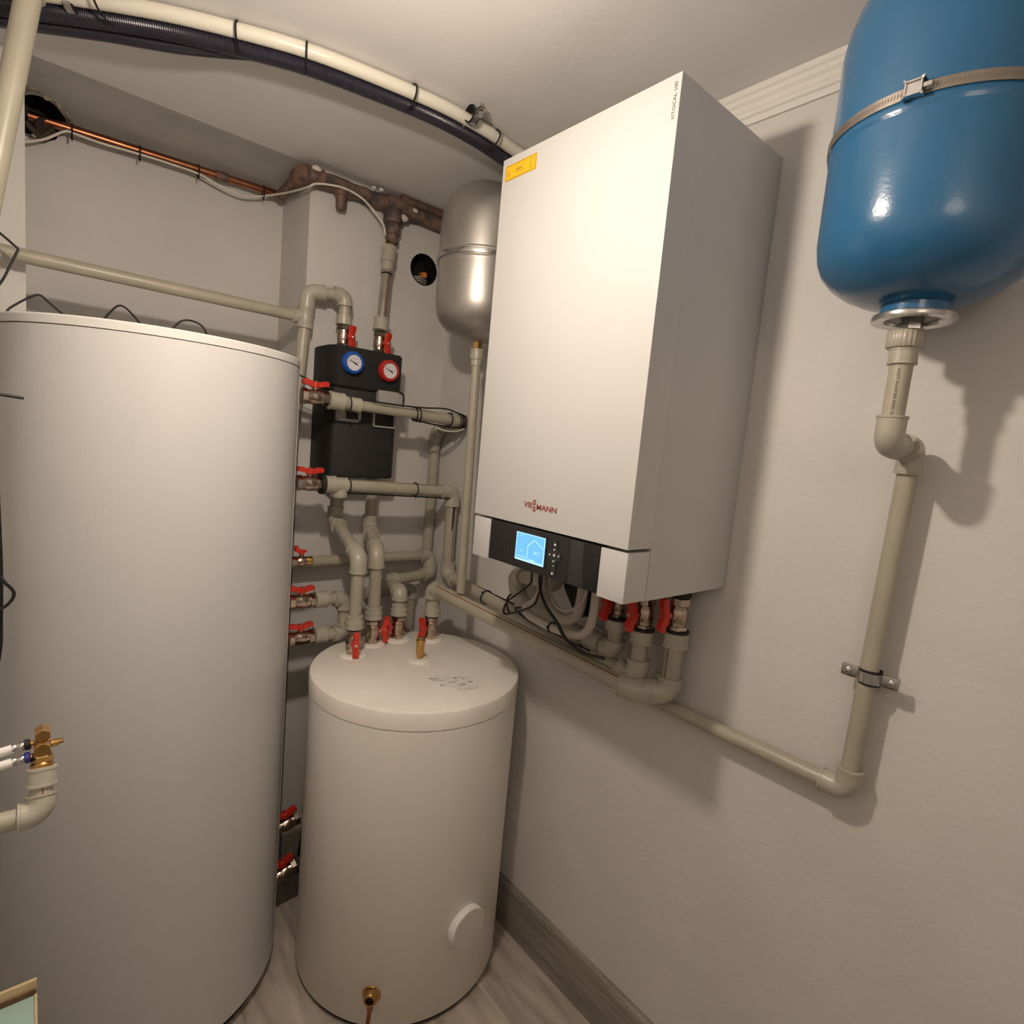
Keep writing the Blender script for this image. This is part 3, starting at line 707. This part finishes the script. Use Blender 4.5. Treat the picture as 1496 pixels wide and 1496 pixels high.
bm = B(); tube(bm, [(-.553, .170, 2.292), (-.553, .03, 2.300)], .0175, 20); obj('pipe', bm, 'rust2', T)
bm = B(); lathe(bm, [(.0, -.062), (.012, -.060), (.0165, -.052), (.017, -.02), (.022, -.018), (.022, .0)], (-.439, -.040, 2.292), seg=24); obj('capped_stub', bm, 'rust2', T)
bm = B()
lathe(bm, [(.030, -.034), (.031, -.02), (.030, .02), (.030, .034)], (-.256, -.038, 2.302), (1, 0, 0), 24)
lathe(bm, [(.017, -.118), (.020, -.112), (.019, -.09), (.023, -.088), (.0255, -.082), (.0255, -.060), (.023, -.056), (.030, -.052), (.032, -.040), (.030, -.022), (.026, 0)], (-.262, -.040, 2.300), (-.04, 0, 1), 24)
obj('tee', bm, 'rust', T)
bm = B()
for (x, z, s) in ((-.525, 2.317, .012), (-.34, 2.328, .006), (-.315, 2.330, .007), (-.23, 2.27, .014), (-.19, 2.305, .01)):
    sphere(bm, (x, -.056, z), s, 10, sc=(1.3, .7, .8))
obj('plaster_crust', bm, 'plasterwhite', T)
T = thing('copper_pipe', 'long bare copper pipe along the back of the recess under the ceiling', 'pipe', (-.85, .2, 2.29))
obj('pipe', tube(B(), [(-1.18, .205, 2.286), (-.553, .200, 2.302)], .0112, 24), 'copper', T)
bm = B(); cyl(bm, (-.80 + .06, .2008, 2.2974), (-.80 + .095, .2004, 2.2982), .0135, 20); obj('coupling', bm, 'rust2', T)
T = thing('steel_pipe', 'dark dirty pipe end in the broken hole at the left end of the copper pipe', 'pipe', (-1.16, .22, 2.28))
obj('pipe', tube(B(), [(-1.165, .33, 2.297), (-1.160, .225, 2.290), (-1.145, .205, 2.272)], .022, 18), 'dark', T)
obj('bracket', tube(B(), [(-1.185, .19, 2.262), (-1.155, .195, 2.238), (-1.130, .20, 2.270)], .008, 10), 'dark', T)
W = [(-1.186, .19, 2.214), (-1.147, .19, 2.236), (-1.105, .19, 2.272), (-1.083, .19, 2.274), (-1.024, .19, 2.273), (-.938, .19, 2.278), (-.861, .19, 2.280), (-.789, .19, 2.279), (-.732, .19, 2.266), (-.673, .19, 2.258), (-.623, .19, 2.270), (-.587, .185, 2.284), (-.560, .08, 2.275), (-.545, -.045, 2.262), (-.53, -.064, 2.271), (-.485, -.066, 2.283), (-.435, -.066, 2.288), (-.378, -.062, 2.279), (-.329, -.062, 2.248), (-.303, -.062, 2.222), (-.288, -.05, 2.200)]
solo('signal_cable', tube(B(), catmull(W, 6), .0032, 8), 'wcable', 'thin white cable tied under the copper pipe and arching to the rusty tee', 'cable')
GC = 'black cable ties on the copper pipe'
for i, x in enumerate((-1.090, -.937, -.788, -.600)):
    zc_ = 2.286 + (x + 1.18) / .627 * .016
    zip_tie((x, .199, zc_ - .006), (1, 0, 0), .018, .0125, (0, -.2, -1), 'black tie on the copper pipe, ' + ('nearest the broken hole', 'second from the broken hole', 'third from the broken hole', 'nearest the rusty elbow')[i], GC, tail=.008)

# junction hole in the back wall
T = thing('junction_box', 'round open black junction hole in the back wall beside the silver vessel', 'junction box', (HOLE[0], 0, HOLE[1]))
bm = B(); lathe(bm, [(.0535, -.002), (.0535, .070), (0, .070)], (HOLE[0], 0, HOLE[1]), (0, 1, 0), 40, caps=(0, 0))
lathe(bm, [(.0505, -.002), (.0505, .068), (0, .068)], (HOLE[0], 0, HOLE[1]), (0, 1, 0), 40, caps=(0, 0)); obj('liner', bm, 'rubber', T)
bm = B(); box(bm, HOLE[0] + .002, HOLE[0] + .020, .008, .035, HOLE[1] - .022, HOLE[1] - .004, .004); obj('plug', bm, 'orange', T)
bm = B()
for k in range(4): tube(bm, catmull([(HOLE[0] - .045, .04, HOLE[1] - .03 - k * .004), (HOLE[0] - .01, .012, HOLE[1] - .024 - k * .007), (HOLE[0] + .03, .03, HOLE[1] - .02 - k * .006)], 6), .0018, 6)
obj('wires', bm, 'wcable', T)

# ================================================================== PUMP GROUP
T = thing('pump_group', 'black insulated pump box on the back wall with a blue and a red gauge', 'pump', (-.365, 0, 1.41))
bm = B()
poly = [(-.482, 0), (-.482, -.090), (-.470, -.128), (-.458, -.137), (-.262, -.137), (-.251, -.128), (-.249, 0)]
prism(bm, poly, lambda u, v, w: V((u, v, w)), 1.408, 1.690); bmesh.ops.bevel(bm, geom=[e for e in bm.edges if abs(e.verts[0].co.z - e.verts[1].co.z) < .001], offset=.004, segments=2, affect='EDGES')
obj('lower_shell', bm, 'epp', T)
bm = B()
poly = [(-.484, 0), (-.484, -.100), (-.474, -.134), (-.460, -.150), (-.258, -.150), (-.247, -.140), (-.246, 0)]
prism(bm, poly, lambda u, v, w: V((u, v, w)), 1.688, 1.812); bmesh.ops.bevel(bm, geom=[e for e in bm.edges if abs(e.verts[0].co.z - e.verts[1].co.z) < .001], offset=.004, segments=2, affect='EDGES')
obj('upper_shell', bm, 'epp', T)
for (gx, gz, rm, lb) in ((-.4250, 1.7620, 'bluering', 'blue-rimmed thermometer'), (-.3030, 1.7560, 'redring', 'red-rimmed thermometer')):
    g = obj('gauge', lathe(B(), [(.028, -.148), (.0335, -.152), (.0345, -.160), (.0335, -.168), (.030, -.1725), (.0245, -.1735), (.0237, -.170), (.0237, -.158)], (gx, 0, gz), (0, 1, 0), 60, rfun=lambda q, kk: q * (1.015 if kk % 5 < 3 else .985)), rm, T, label=lb)
    obj('dial', lathe(B(), [(.0237, -.169), (.0237, -.1700), (0, -.1700)], (gx, 0, gz), (0, 1, 0), 40), 'dial', g)
    bm = B()
    nd = V((-.85, 0, .42)).normalized(); up = V((.42, 0, .85)).normalized(); c = V((gx, -.1706, gz))
    q = [c + nd * .019, c + up * .0018, c - nd * .009 + up * .0025, c - nd * .013, c - nd * .009 - up * .0025, c - up * .0018]
    prism(bm, [(0, 0)] * 0 or [(p.x, p.z) for p in q], lambda u, v, w: V((u, w, v)), -.1712, -.1702)
    for k in range(9):
        a = radians(200 - k * 27); r0 = .0175
        p = c + V((cos(a), 0, sin(a))) * r0; e = c + V((cos(a), 0, sin(a))) * (r0 + .003)
        tube(bm, [p, e], .0005, 5)
    for k, s in enumerate(('20', '40', '60', '80', '100')):
        a = radians(170 - k * 38); p = c + V((cos(a), 0, sin(a))) * .0125
        text_bm(bm, s, .0045, lambda u, v, w, p=p: V((p.x - .003 + u, -.1704, p.z - .0015 + v)), ext=.0001)
    obj('needle', bm, 'rubber', g, smooth=False)
def clip(boxes, lb):
    bm = B()
    for b in boxes: box(bm, *b, .0008)
    return obj('clip', bm, 'clip', T, label=lb)
clip([(-.330, -.246, -.158, -.137, 1.640, 1.693)], 'grey cover plate')
clip([(-.463, -.381, -.146, -.136, 1.583, 1.592), (-.463, -.457, -.146, -.136, 1.586, 1.648), (-.389, -.381, -.146, -.136, 1.583, 1.648), (-.460, -.430, -.143, -.136, 1.590, 1.648), (-.463, -.381, -.146, -.136, 1.640, 1.648)], 'grey label holder')
clip([(-.338, -.258, -.146, -.136, 1.575, 1.580), (-.338, -.333, -.146, -.136, 1.575, 1.645), (-.263, -.258, -.146, -.136, 1.575, 1.645)], 'grey wire frame')
solo('sensor_cable', tube(B(), catmull([(-.262, -.162, 1.694), (-.250, -.165, 1.690), (-.242, -.160, 1.675), (-.242, -.155, 1.625)], 8), .0024, 8), 'cable', 'short black cable dropping from the grey plate of the pump box', 'cable')
solo('sensor_cable', tube(B(), catmull([(-.64, -.18, 1.712), (-.593, -.18, 1.700), (-.557, -.18, 1.688), (-.515, -.17, 1.676), (-.475, -.155, 1.665)], 8), .0024, 8), 'cable', 'black cable from the tall tank lid to the pump box', 'cable')
solo('sensor_cable', tube(B(), catmull([(-.385, -.222, 1.655), (-.36, -.225, 1.650), (-.276, -.225, 1.649), (-.201, -.225, 1.651), (-.122, -.225, 1.657), (-.071, -.225, 1.649), (-.030, -.224, 1.640)], 8), .0025, 8), 'cable', 'black cable lying above the tied pipe in front of the pump box', 'cable')
solo('sensor_cable', tube(B(), catmull([(-.241, -.224, 1.612), (-.218, -.225, 1.607), (-.144, -.225, 1.600), (-.089, -.225, 1.598), (-.032, -.224, 1.603)], 8), .0028, 8), 'cable', 'black cable strapped under the tied pipe near the right wall', 'cable')
solo('signal_cable', tube(B(), catmull([(-.150, -.222, 1.592), (-.115, -.222, 1.585), (-.07, -.222, 1.586), (-.033, -.220, 1.598)], 8), .0026, 8), 'wcable', 'short white wire under the tied pipe near the right wall', 'cable')
G1 = 'black cable ties on the tied pipe in front of the pump box'
for x, r, lb in ((-.450, .0235, 'black strap round the grey coupling beside the first tall tank valve'), (-.222, .0218, 'black tie on the tied pipe, left one of the close middle pair'), (-.208, .0218, 'black tie on the tied pipe, right one of the close middle pair'), (-.085, .0218, 'black tie on the tied pipe, alone between the pair and the wall bundle'),
                 (-.052, .0225, 'black tie in the bundle by the right wall, left of three'), (-.042, .0225, 'black tie in the bundle by the right wall, middle of three'), (-.032, .0225, 'black tie in the bundle by the right wall, right of three')):
    zz = 1.634 + (x + .42) / .38 * -.0115
    zip_tie((x, -.2, zz), (1, 0, 0), r, r, (0, -.5, -.85), lb, G1, tail=.008)
G2 = 'black cable ties on the red-striped pipe'
for x, lb in ((-.436, 'black tie on the red-striped pipe beside its left coupling'), (-.200, 'black tie in the middle of the red-striped pipe'), (-.072, 'black tie at the right elbow of the red-striped pipe')):
    zip_tie((x, -.2, 1.389 - (x + .45) * .031), (1, 0, 0), .0222, .0222, (0, -.3, -.95), lb, G2, tail=.010)
solo('sensor_cable', tube(B(), catmull([(-.44, -.205, 1.3655), (-.25, -.208, 1.360), (-.09, -.212, 1.354), (-.055, -.222, 1.348), (-.052, -.222, 1.30), (-.050, -.215, 1.226), (-.047, -.195, 1.146), (-.050, -.180, 1.098), (-.050, -.195, 1.088), (-.055, -.401, 1.083), (-.06, -.538, 1.080), (-.07, -.642, 1.083)], 8), .0027, 8), 'cable', 'long black cable under the red-striped pipe, down its elbow and along the right wall', 'cable')

# ================================================================== BELOW THE WALL UNIT
GB = GT
for (p, h, lb) in (((-.085, -1.003, 1.196), (-1, .25, 0), 'dark red-handled ball valve under the wall unit, farthest from the blue vessel'), ((-.085, -1.081, 1.192), (-1, .25, 0), 'dark red-handled ball valve under the wall unit, middle of three'), ((-.055, -1.150, 1.206), (-1, .35, 0), 'red-handled ball valve under the wall unit, nearest the blue vessel')):
    place_valve(p, (0, 0, 1), h, lb, GB, sc=1.05)
GN = 'black hose ends under the wall unit'
for (x, y, z), lb in (((-.085, -1.003, 1.238), 'black connector above the under-unit valve farthest from the blue vessel'), ((-.085, -1.081, 1.234), 'black connector above the middle under-unit valve'), ((-.055, -1.150, 1.248), 'black connector above the under-unit valve nearest the blue vessel')):
    solo('connector', cyl(B(), (x, y, z), (x, y, ZB - .001), .024, 28, bev=.003), 'rubber', lb, 'connector', GN)
T = thing('heating_pipe', 'dark grey pipe from the unit looping over and running to its farthest valve', 'pipe', (-.06, -.8, 1.07))
run(T, [(-.085, -1.003, 1.135), (-.082, -1.001, 1.076), (-.052, -.612, 1.088), (-.075, -.600, 1.172), (-.095, -.790, 1.190), (-.095, -.792, 1.284)], .0190, tight=1.5, leg=.9)
for (x, y, z) in ((-.085, -1.003, 1.128),): sleeve(T, (x, y, z), (x, y, z + .030), .027, 'union_nut')
obj('gasket', lathe(B(), [(.0255, 0), (.0270, .001), (.0270, .006), (.0255, .007)], (-.085, -1.003, 1.1575), seg=32), 'rubber', T)
sleeve(T, (-.079, -.962, 1.0777), (-.075, -.905, 1.079), .0262, 'coupling')
T = [o for o in COL.objects if o.get('label', '').startswith('grey pipe with red stripe')][0]
obj('gasket', lathe(B(), [(.0260, 0), (.0275, .001), (.0275, .006), (.0260, .007)], (-.085, -1.081, 1.1535), seg=32), 'rubber', T)
sleeve(T, (-.085, -1.081, 1.122), (-.085, -1.081, 1.154), .027, 'union_nut')
T = [o for o in COL.objects if o.get('label', '').startswith('thick grey pipe running along the right wall')][0]
sleeve(T, (-.053, -1.150, 1.130), (-.053, -1.150, 1.166), .028, 'union_nut')
obj('gasket', lathe(B(), [(.0260, 0), (.0280, .001), (.0280, .006), (.0260, .007)], (-.053, -1.150, 1.1655), seg=32), 'rubber', T)
def hose(P, r, label, name='hose'):
    C_ = catmull(P, 10); D_ = [C_[0]]
    # resample for corrugation
    L = 0; out = [C_[0]]; acc = 0; step = .0024
    for a, b in zip(C_, C_[1:]):
        seg = (b - a).length; s = step - acc
        while s < seg: out.append(a + (b - a) * (s / seg)); s += step
        acc = seg - (s - step)
    rr = [r * (1.0 if i % 2 else .93) for i in range(len(out))]
    return tube(B(), out, rr, 14)
solo('hose', hose([(-.19, -.83, 1.284), (-.195, -.838, 1.24), (-.195, -.840, 1.194), (-.195, -.818, 1.163), (-.195, -.790, 1.141), (-.195, -.800, 1.124), (-.195, -.861, 1.116), (-.195, -.929, 1.117), (-.195, -.985, 1.126), (-.195, -1.010, 1.151), (-.195, -1.019, 1.192), (-.195, -1.02, 1.284)], .0105, ''), 'hose', 'pale grey corrugated hose hanging in a wide loop under the wall unit', 'hose')
solo('hose', hose([(-.15, -.785, 1.284), (-.15, -.796, 1.215), (-.15, -.810, 1.176), (-.15, -.840, 1.146), (-.15, -.880, 1.130), (-.15, -.916, 1.142), (-.15, -.936, 1.178), (-.15, -.943, 1.284)], .0140, ''), 'hose', 'grey corrugated hose in a narrower loop nested inside the wide one', 'hose')
solo('hose', tube(B(), catmull([(-.165, -.81, 1.284), (-.17, -.825, 1.22), (-.17, -.850, 1.185), (-.17, -.885, 1.160), (-.165, -.920, 1.165), (-.16, -.955, 1.20), (-.16, -.965, 1.284)], 10), .0045, 10), 'hose', 'thin grey tube in the smallest loop under the wall unit', 'hose')
solo('drain_funnel', lathe(B(), [(.018, 0), (.022, .02), (.036, .075), (.038, .10), (.034, .10), (.018, .02)], (-.10, -.905, 1.135), (0, .35, 1), 28), 'rubber', 'black funnel hidden among the hoses under the wall unit', 'funnel')
solo('junction_cover', box(B(), -.050, -.012, -.985, -.905, 1.100, 1.150, .004), 'clip', 'small grey plastic cover on the right wall behind the hoses', 'cover')
cabs = [([(-.18, -.775, 1.284), (-.18, -.785, 1.22), (-.18, -.782, 1.200), (-.18, -.746, 1.168), (-.18, -.699, 1.130), (-.18, -.685, 1.103), (-.18, -.693, 1.091), (-.18, -.726, 1.105)], 'black cable sweeping down left from the wall unit with a hooked end'),
        ([(-.2, -.843, 1.284), (-.2, -.845, 1.231), (-.21, -.847, 1.19), (-.212, -.835, 1.160), (-.212, -.788, 1.131), (-.205, -.743, 1.112), (-.20, -.722, 1.121), (-.2, -.719, 1.143), (-.2, -.731, 1.160)], 'black cable looping round the pale hose bend under the wall unit'),
        ([(-.212, -.852, 1.284), (-.213, -.850, 1.229), (-.213, -.862, 1.193), (-.213, -.884, 1.168), (-.213, -.925, 1.140), (-.212, -.960, 1.108), (-.205, -1.012, 1.094), (-.18, -1.055, 1.090)], 'thick black cable slanting down right across the hoses'),
        ([(-.07, -.642, 1.083), (-.12, -.666, 1.090), (-.14, -.755, 1.083), (-.14, -.836, 1.080), (-.14, -.911, 1.075), (-.135, -.97, 1.072)], 'black cable lying along the pipe below the hoses')]
for i, (P, lb) in enumerate(cabs):
    solo('power_cable', tube(B(), catmull(P, 8), .0042 if i == 2 else .0030, 8), 'cable', lb, 'cable')
GP = 'black cable ties on the pipes below the wall unit'
for (x, y, z, lb) in ((-.060, -.455, 1.063, 'black tie on the striped pipe left of the hoses'), (-.078, -.905, 1.0405, 'black tie on the striped pipe under the hoses')):
    zip_tie((x, y, z), (-.04, -.88, -.04), .0225, .0225, (-.7, 0, .7), lb, GP, tail=.006)
zip_tie((-.195, -.890, 1.1165), (0, -1, 0), .0125, .0125, (-1, 0, .2), 'black tie round the lowest part of the wide hose loop', GP, tail=.006)

# ================================================================== CEILING CONDUITS
bc = [(-1.79, -.02, 2.318), (-1.45, -.10, 2.318), (-1.30, -.175, 2.317), (-1.201, -.245, 2.316), (-1.08, -.335, 2.316), (-.963, -.412, 2.316), (-.849, -.470, 2.316), (-.727, -.520, 2.316), (-.581, -.552, 2.316), (-.432, -.572, 2.316), (-.306, -.568, 2.316), (-.190, -.550, 2.316), (-.09, -.560, 2.310), (-.05, -.64, 2.298), (-.045, -.80, 2.26), (-.05, -.90, 2.20)]
C_ = catmull(bc, 40); out = [C_[0]]; step = .0021; acc = 0
for a, b in zip(C_, C_[1:]):
    seg = (b - a).length; s = step - acc
    while s < seg: out.append(a + (b - a) * (s / seg)); s += step
    acc = seg - (s - step)
rr = [.0190 if (i % 2) else .0178 for i in range(len(out))]
solo('cable_conduit', tube(B(), out, rr, 16), 'conduit', 'black corrugated conduit curving across the ceiling', 'conduit')
def side(P, off, zs):
    P = [V(p) for p in P]; out = []
    for k, p in enumerate(P):
        d = (P[min(k + 1, len(P) - 1)] - P[max(k - 1, 0)]); n = V((-d.y, d.x, 0)).normalized()
        q = p + n * off; q.z = zs(k, p); out.append(q)
    return out
ex_ = side(bc[:8], .029, lambda k, p: 2.305); ex_[-1] = V((ex_[-1].x, ex_[-1].y, 2.350)); ex_[-2] = V((ex_[-2].x, ex_[-2].y, 2.322))
solo('power_cable', tube(B(), catmull(ex_, 12), .0130, 14), 'conduit', 'thick smooth black cable hugging the corrugated conduit at the left of the ceiling', 'cable')
wc = side(bc, -.0315, lambda k, p: min(2.3315, p.z + .012))
solo('cable_conduit', tube(B(), catmull(wc, 12), .0143, 18), 'wconduit', 'smooth cream conduit beside the black one on the ceiling', 'conduit')
GZ = 'black cable ties round the ceiling conduits'
for (x, y, d, lb) in ((-1.066, -.381, (1, -.75, 0), 'black tie round the ceiling conduits, nearest the left edge'), (-.855, -.489, (1, -.44, 0), 'black tie round the ceiling conduits, second from the left'), (-.735, -.536, (1, -.36, 0), 'black tie round the ceiling conduits, third from the left'), (-.515, -.585, (1, -.13, 0), 'black tie round the ceiling conduits, left of the metal clamp'), (-.285, -.584, (1, .12, 0), 'black tie round the ceiling conduits, right of the metal clamp')):
    dd = V(d).normalized(); sd = V((dd.y, -dd.x, 0)) if False else V((-dd.y, dd.x, 0))
    zip_tie((x, y, 2.321), d, .0390, .0225, sd, lb, GZ, tail=.010, w=.0024)
def cclamp(x, y, d, lb):
    dd = V(d).normalized(); s = V((-dd.y, dd.x, 0)); R = basis(dd, (0, 0, 1)); c = V((x, y, 2.327))
    T = thing('pipe_clamp', lb, 'pipe clamp', c, 'metal clamps on the ceiling conduits')
    bm = B(); lathe(bm, [(.0175, -.010), (.0195, -.010), (.0195, .010), (.0175, .010), (.0175, -.010)], c, dd, 32); obj('rubber_lining', bm, 'rubber', T)
    bm = B(); lathe(bm, [(.0196, -.007), (.0212, -.007), (.0212, .007), (.0196, .007), (.0196, -.007)], c, dd, 32)
    for sg in (-1, 1):
        for t in (-1, 1):
            p = c + s * sg * .031 + V((0, 0, t * .0028)); r = bmesh.ops.create_cube(bm, size=1)
            for v in r['verts']: v.co = p + s * v.co.x * .022 + dd * v.co.y * .016 + V((0, 0, v.co.z * .0016))
    obj('ring', bm, 'zinc', T)
    for sg in (-1, 1):
        p = c + s * sg * .034; bm = B(); cyl(bm, p + V((0, 0, -.016)), p + V((0, 0, .014)), .003, 10); hexn(bm, p + V((0, 0, -.012)), p + V((0, 0, -.005)), .0065)
        obj('bolt', bm, 'zinc', T)
cclamp(-.372, -.630, (1, .02, 0), 'metal clamp with bolts holding the conduits near the wall unit')
cclamp(-1.115, -.335, (1, -.75, 0), 'metal clamp holding the conduits near the left edge of the ceiling')

# ================================================================== LEFT SIDE
T = thing('heating_pipe', 'thick leaning grey pipe coming down from the ceiling at the left edge', 'pipe', (-1.2, -.4, 2.1))
run(T, [(-1.1672, -.40, H), (-1.2700, -.40, 1.692), (-1.50, -.38, 1.67), (-1.80, -.36, 1.67)], .0190)
sleeve(T, (-1.1790, -.40, 2.271), (-1.1717, -.40, 2.318), .0225, 'coupling')
solo('sensor_cable', tube(B(), catmull([(-1.40, -.10, 2.02), (-1.30, -.12, 1.965), (-1.228, -.13, 1.909), (-1.206, -.13, 1.891), (-1.199, -.13, 1.884), (-1.202, -.13, 1.874), (-1.212, -.13, 1.847), (-1.229, -.13, 1.804), (-1.27, -.13, 1.735), (-1.35, -.13, 1.70)], 8), .0026, 8), 'cable', 'black cable draped over the level grey pipe at the left edge', 'cable')
solo('power_cable', tube(B(), catmull([(-1.30, -.33, 1.72), (-1.245, -.35, 1.60), (-1.2335, -.35, 1.50), (-1.2325, -.35, 1.426), (-1.2305, -.35, 1.317), (-1.2285, -.35, 1.219), (-1.2295, -.35, 1.12), (-1.2335, -.35, 1.033), (-1.26, -.35, .9), (-1.30, -.35, .7)], 8), .0042, 10), 'cable', 'black cable bundle hanging along the left side of the tall tank', 'cable')
solo('power_cable', tube(B(), catmull([(-1.2400, -.40, 1.23), (-1.222, -.40, 1.203), (-1.208, -.40, 1.18), (-1.214, -.40, 1.161), (-1.228, -.40, 1.148), (-1.242, -.40, 1.14)], 8), .0030, 8), 'cable', 'small black cable loop sticking out at the left of the tall tank', 'cable')
solo('cable_tie', tube(B(), [(-1.30, -.51, 1.567), (-1.222, -.50, 1.563), (-1.190, -.50, 1.560)], .0028, 8), 'cable', 'loose black cable tie end pointing across the top left of the tall tank', 'cable tie')

# mixing manifold in the foreground
T = thing('water_pipe', 'grey plastic elbow pipe at the left edge carrying the brass fitting', 'pipe', (-1.176, -.985, 1.04))
run(T, [(-1.80, -.985, 1.058), (-1.1755, -.990, 1.0460), (-1.1748, -.972, 1.088)], .0118, stripe=(0, -.7, -.7), leg=1.3)
sleeve(T, (-1.1750, -.9765, 1.0735), (-1.1742, -.9680, 1.0960), .0158, 'coupling')
T = thing('brass_fitting', 'brass tap fitting on the grey elbow with two white pipes at the left edge', 'fitting', (-1.174, -.966, 1.10))
u = V((.001, .3, 1)).normalized(); c = V((-1.1742, -.968, 1.0955)); T.location = c; ORG[T.name] = c.copy(); T.scale = (.8, .8, .8)
bm = B(); lathe(bm, [(.0155, 0), (.0155, .006), (.0125, .009), (.0125, .022), (.010, .026)], c, u, 24); hexn(bm, c + u * .008, c + u * .018, .0145); obj('socket', bm, 'brass', T)
bm = B(); p = c + u * .032; hexn(bm, p + V((0, -.016, 0)), p + V((0, .010, 0)), .0120); p2 = c + u * .050 + V((.001, 0, .003)); hexn(bm, p2 + V((0, -.014, 0)), p2 + V((0, .010, 0)), .0110); cyl(bm, c + u * .02, p2, .008, 16); obj('body', bm, 'brass', T)
bm = B(); cyl(bm, p, p + V((.027, -.002, .004)), .0042, 12); cyl(bm, p + V((.010, -.001, .002)), p + V((.021, -.002, .003)), .0055, 12); obj('lever', bm, 'brass', T)
for zz, m, yy in ((c + u * .040, 'rubber', 0), (c + u * .020, 'purple', 0)):
    q0 = zz + V((-.010, 0, 0)); dd = V((-1, 0, -.13)).normalized()
    bm = B(); cyl(bm, q0, q0 + dd * .008, .0042, 14); obj('tail', bm, 'brass', T)
    bm = B(); lathe(bm, [(.0065, 0), (.0085, .001), (.0085, .007), (.0065, .008)], q0 + dd * .0035, dd, 20); obj('press_ring', bm, m, T)
    bm = B(); lathe(bm, [(.0064, 0), (.0068, .001), (.0068, .007), (.0060, .0085), (.0068, .010), (.0068, .018), (.0064, .019)], q0 + dd * .0115, dd, 20); obj('press_sleeve', bm, 'zinc', T)
    bm = B(); tube(bm, [q0 + dd * .0260, q0 + dd * .10, q0 + dd * .78], .0070, 20); obj('pipe', bm, 'insert', T, label='white pipe')

# low cabinet at the bottom left
T = thing('cabinet', 'low cabinet with teal top and pale wooden back rail at the bottom left', 'cabinet', (-1.4, -.72, 0))
obj('body', box(B(), -1.61, -1.186, -1.45, -.912, 0, .722, .001), 'brown', T)
obj('top', box(B(), -1.62, -1.1835, -1.45, -.9165, .722, .7300, .001), 'teal', T)
obj('edge_strip', box(B(), -1.1833, -1.1800, -1.452, -.9165, .712, .7315, .0006), 'wood', T)
obj('back_rail', box(B(), -1.62, -1.1800, -.9135, -.9085, .7365, .7500, .0008), 'wood', T)
obj('rail_gap', box(B(), -1.62, -1.1815, -.9160, -.9100, .716, .7370, 0), 'brown', T)

# ================================================================== BULB
L = V((-.93, -1.14, 2.115))
T = thing('pendant_bulb', 'bare warm light bulb hanging from the ceiling in front of the tanks', 'lamp', (L.x, L.y, L.z))
rb = .032; pr = [(0, -rb)] + [(rb * sin(t), -rb * cos(t)) for t in [pi * k / 24 for k in range(1, 15)]]
obj('bulb', lathe(B(), pr, L, (0, 0, 1), 40, caps=(0, 0)), 'bulb', T)
e = pr[-1]; obj('collar', lathe(B(), [e, (e[0] + .001, e[1] + .002), (.024, .024), (.016, .034), (.014, .036)], L, (0, 0, 1), 40), 'insert', T)  # opaque upper part added to weaken the bulb's sideways and upward light
bm = B(); lathe(bm, [(.012, .026), (.015, .032), (.015, .065), (.010, .075)], L, (0, 0, 1), 20); obj('socket', bm, 'insert', T)
obj('cord', tube(B(), [L + V((0, 0, .07)), V((L.x, L.y, H))], .003, 8), 'wcable', T)

L = V((-1.30, -2.38, 2.02))
T = thing('added_fill_globe', 'opal fill globe added out of view behind the camera', 'lamp', (L.x, L.y, L.z))  # added fill light behind the camera, evens out the bulb's light
bm = B(); sphere(bm, L, .20, 40); obj('globe', bm, 'globe', T)
obj('cord', tube(B(), [L + V((0, 0, .20)), V((L.x, L.y, H))], .004, 8), 'wcable', T)

# ================================================================== CAMERA, WORLD
cam = bpy.data.cameras.new('camera'); co = bpy.data.objects.new('camera', cam); COL.objects.link(co)
cam.sensor_width = 36; cam.lens = 36 * 830.95 / 1496; cam.clip_start = .02
a0, a1, a2 = .7109, -.1151, .0906
f = V((sin(a0) * cos(a1), cos(a0) * cos(a1), sin(a1))); r = V((cos(a0), -sin(a0), 0)); u = r.cross(f)
r2 = r * cos(a2) + u * sin(a2); u2 = -r * sin(a2) + u * cos(a2)
co.matrix_world = Matrix.Translation((-1.186, -1.8508, 1.554)) @ Matrix((r2, u2, -f)).transposed().to_4x4()
S.camera = co
w = bpy.data.worlds.new('world'); S.world = w; w.use_nodes = True
w.node_tree.nodes['Background'].inputs['Color'].default_value = (.9, .8, .7, 1); w.node_tree.nodes['Background'].inputs['Strength'].default_value = .05
S.view_settings.view_transform = 'Standard'; S.view_settings.look = 'None'; S.view_settings.gamma = 1
S.view_settings.use_curve_mapping = False; S.view_settings.exposure = 0.12
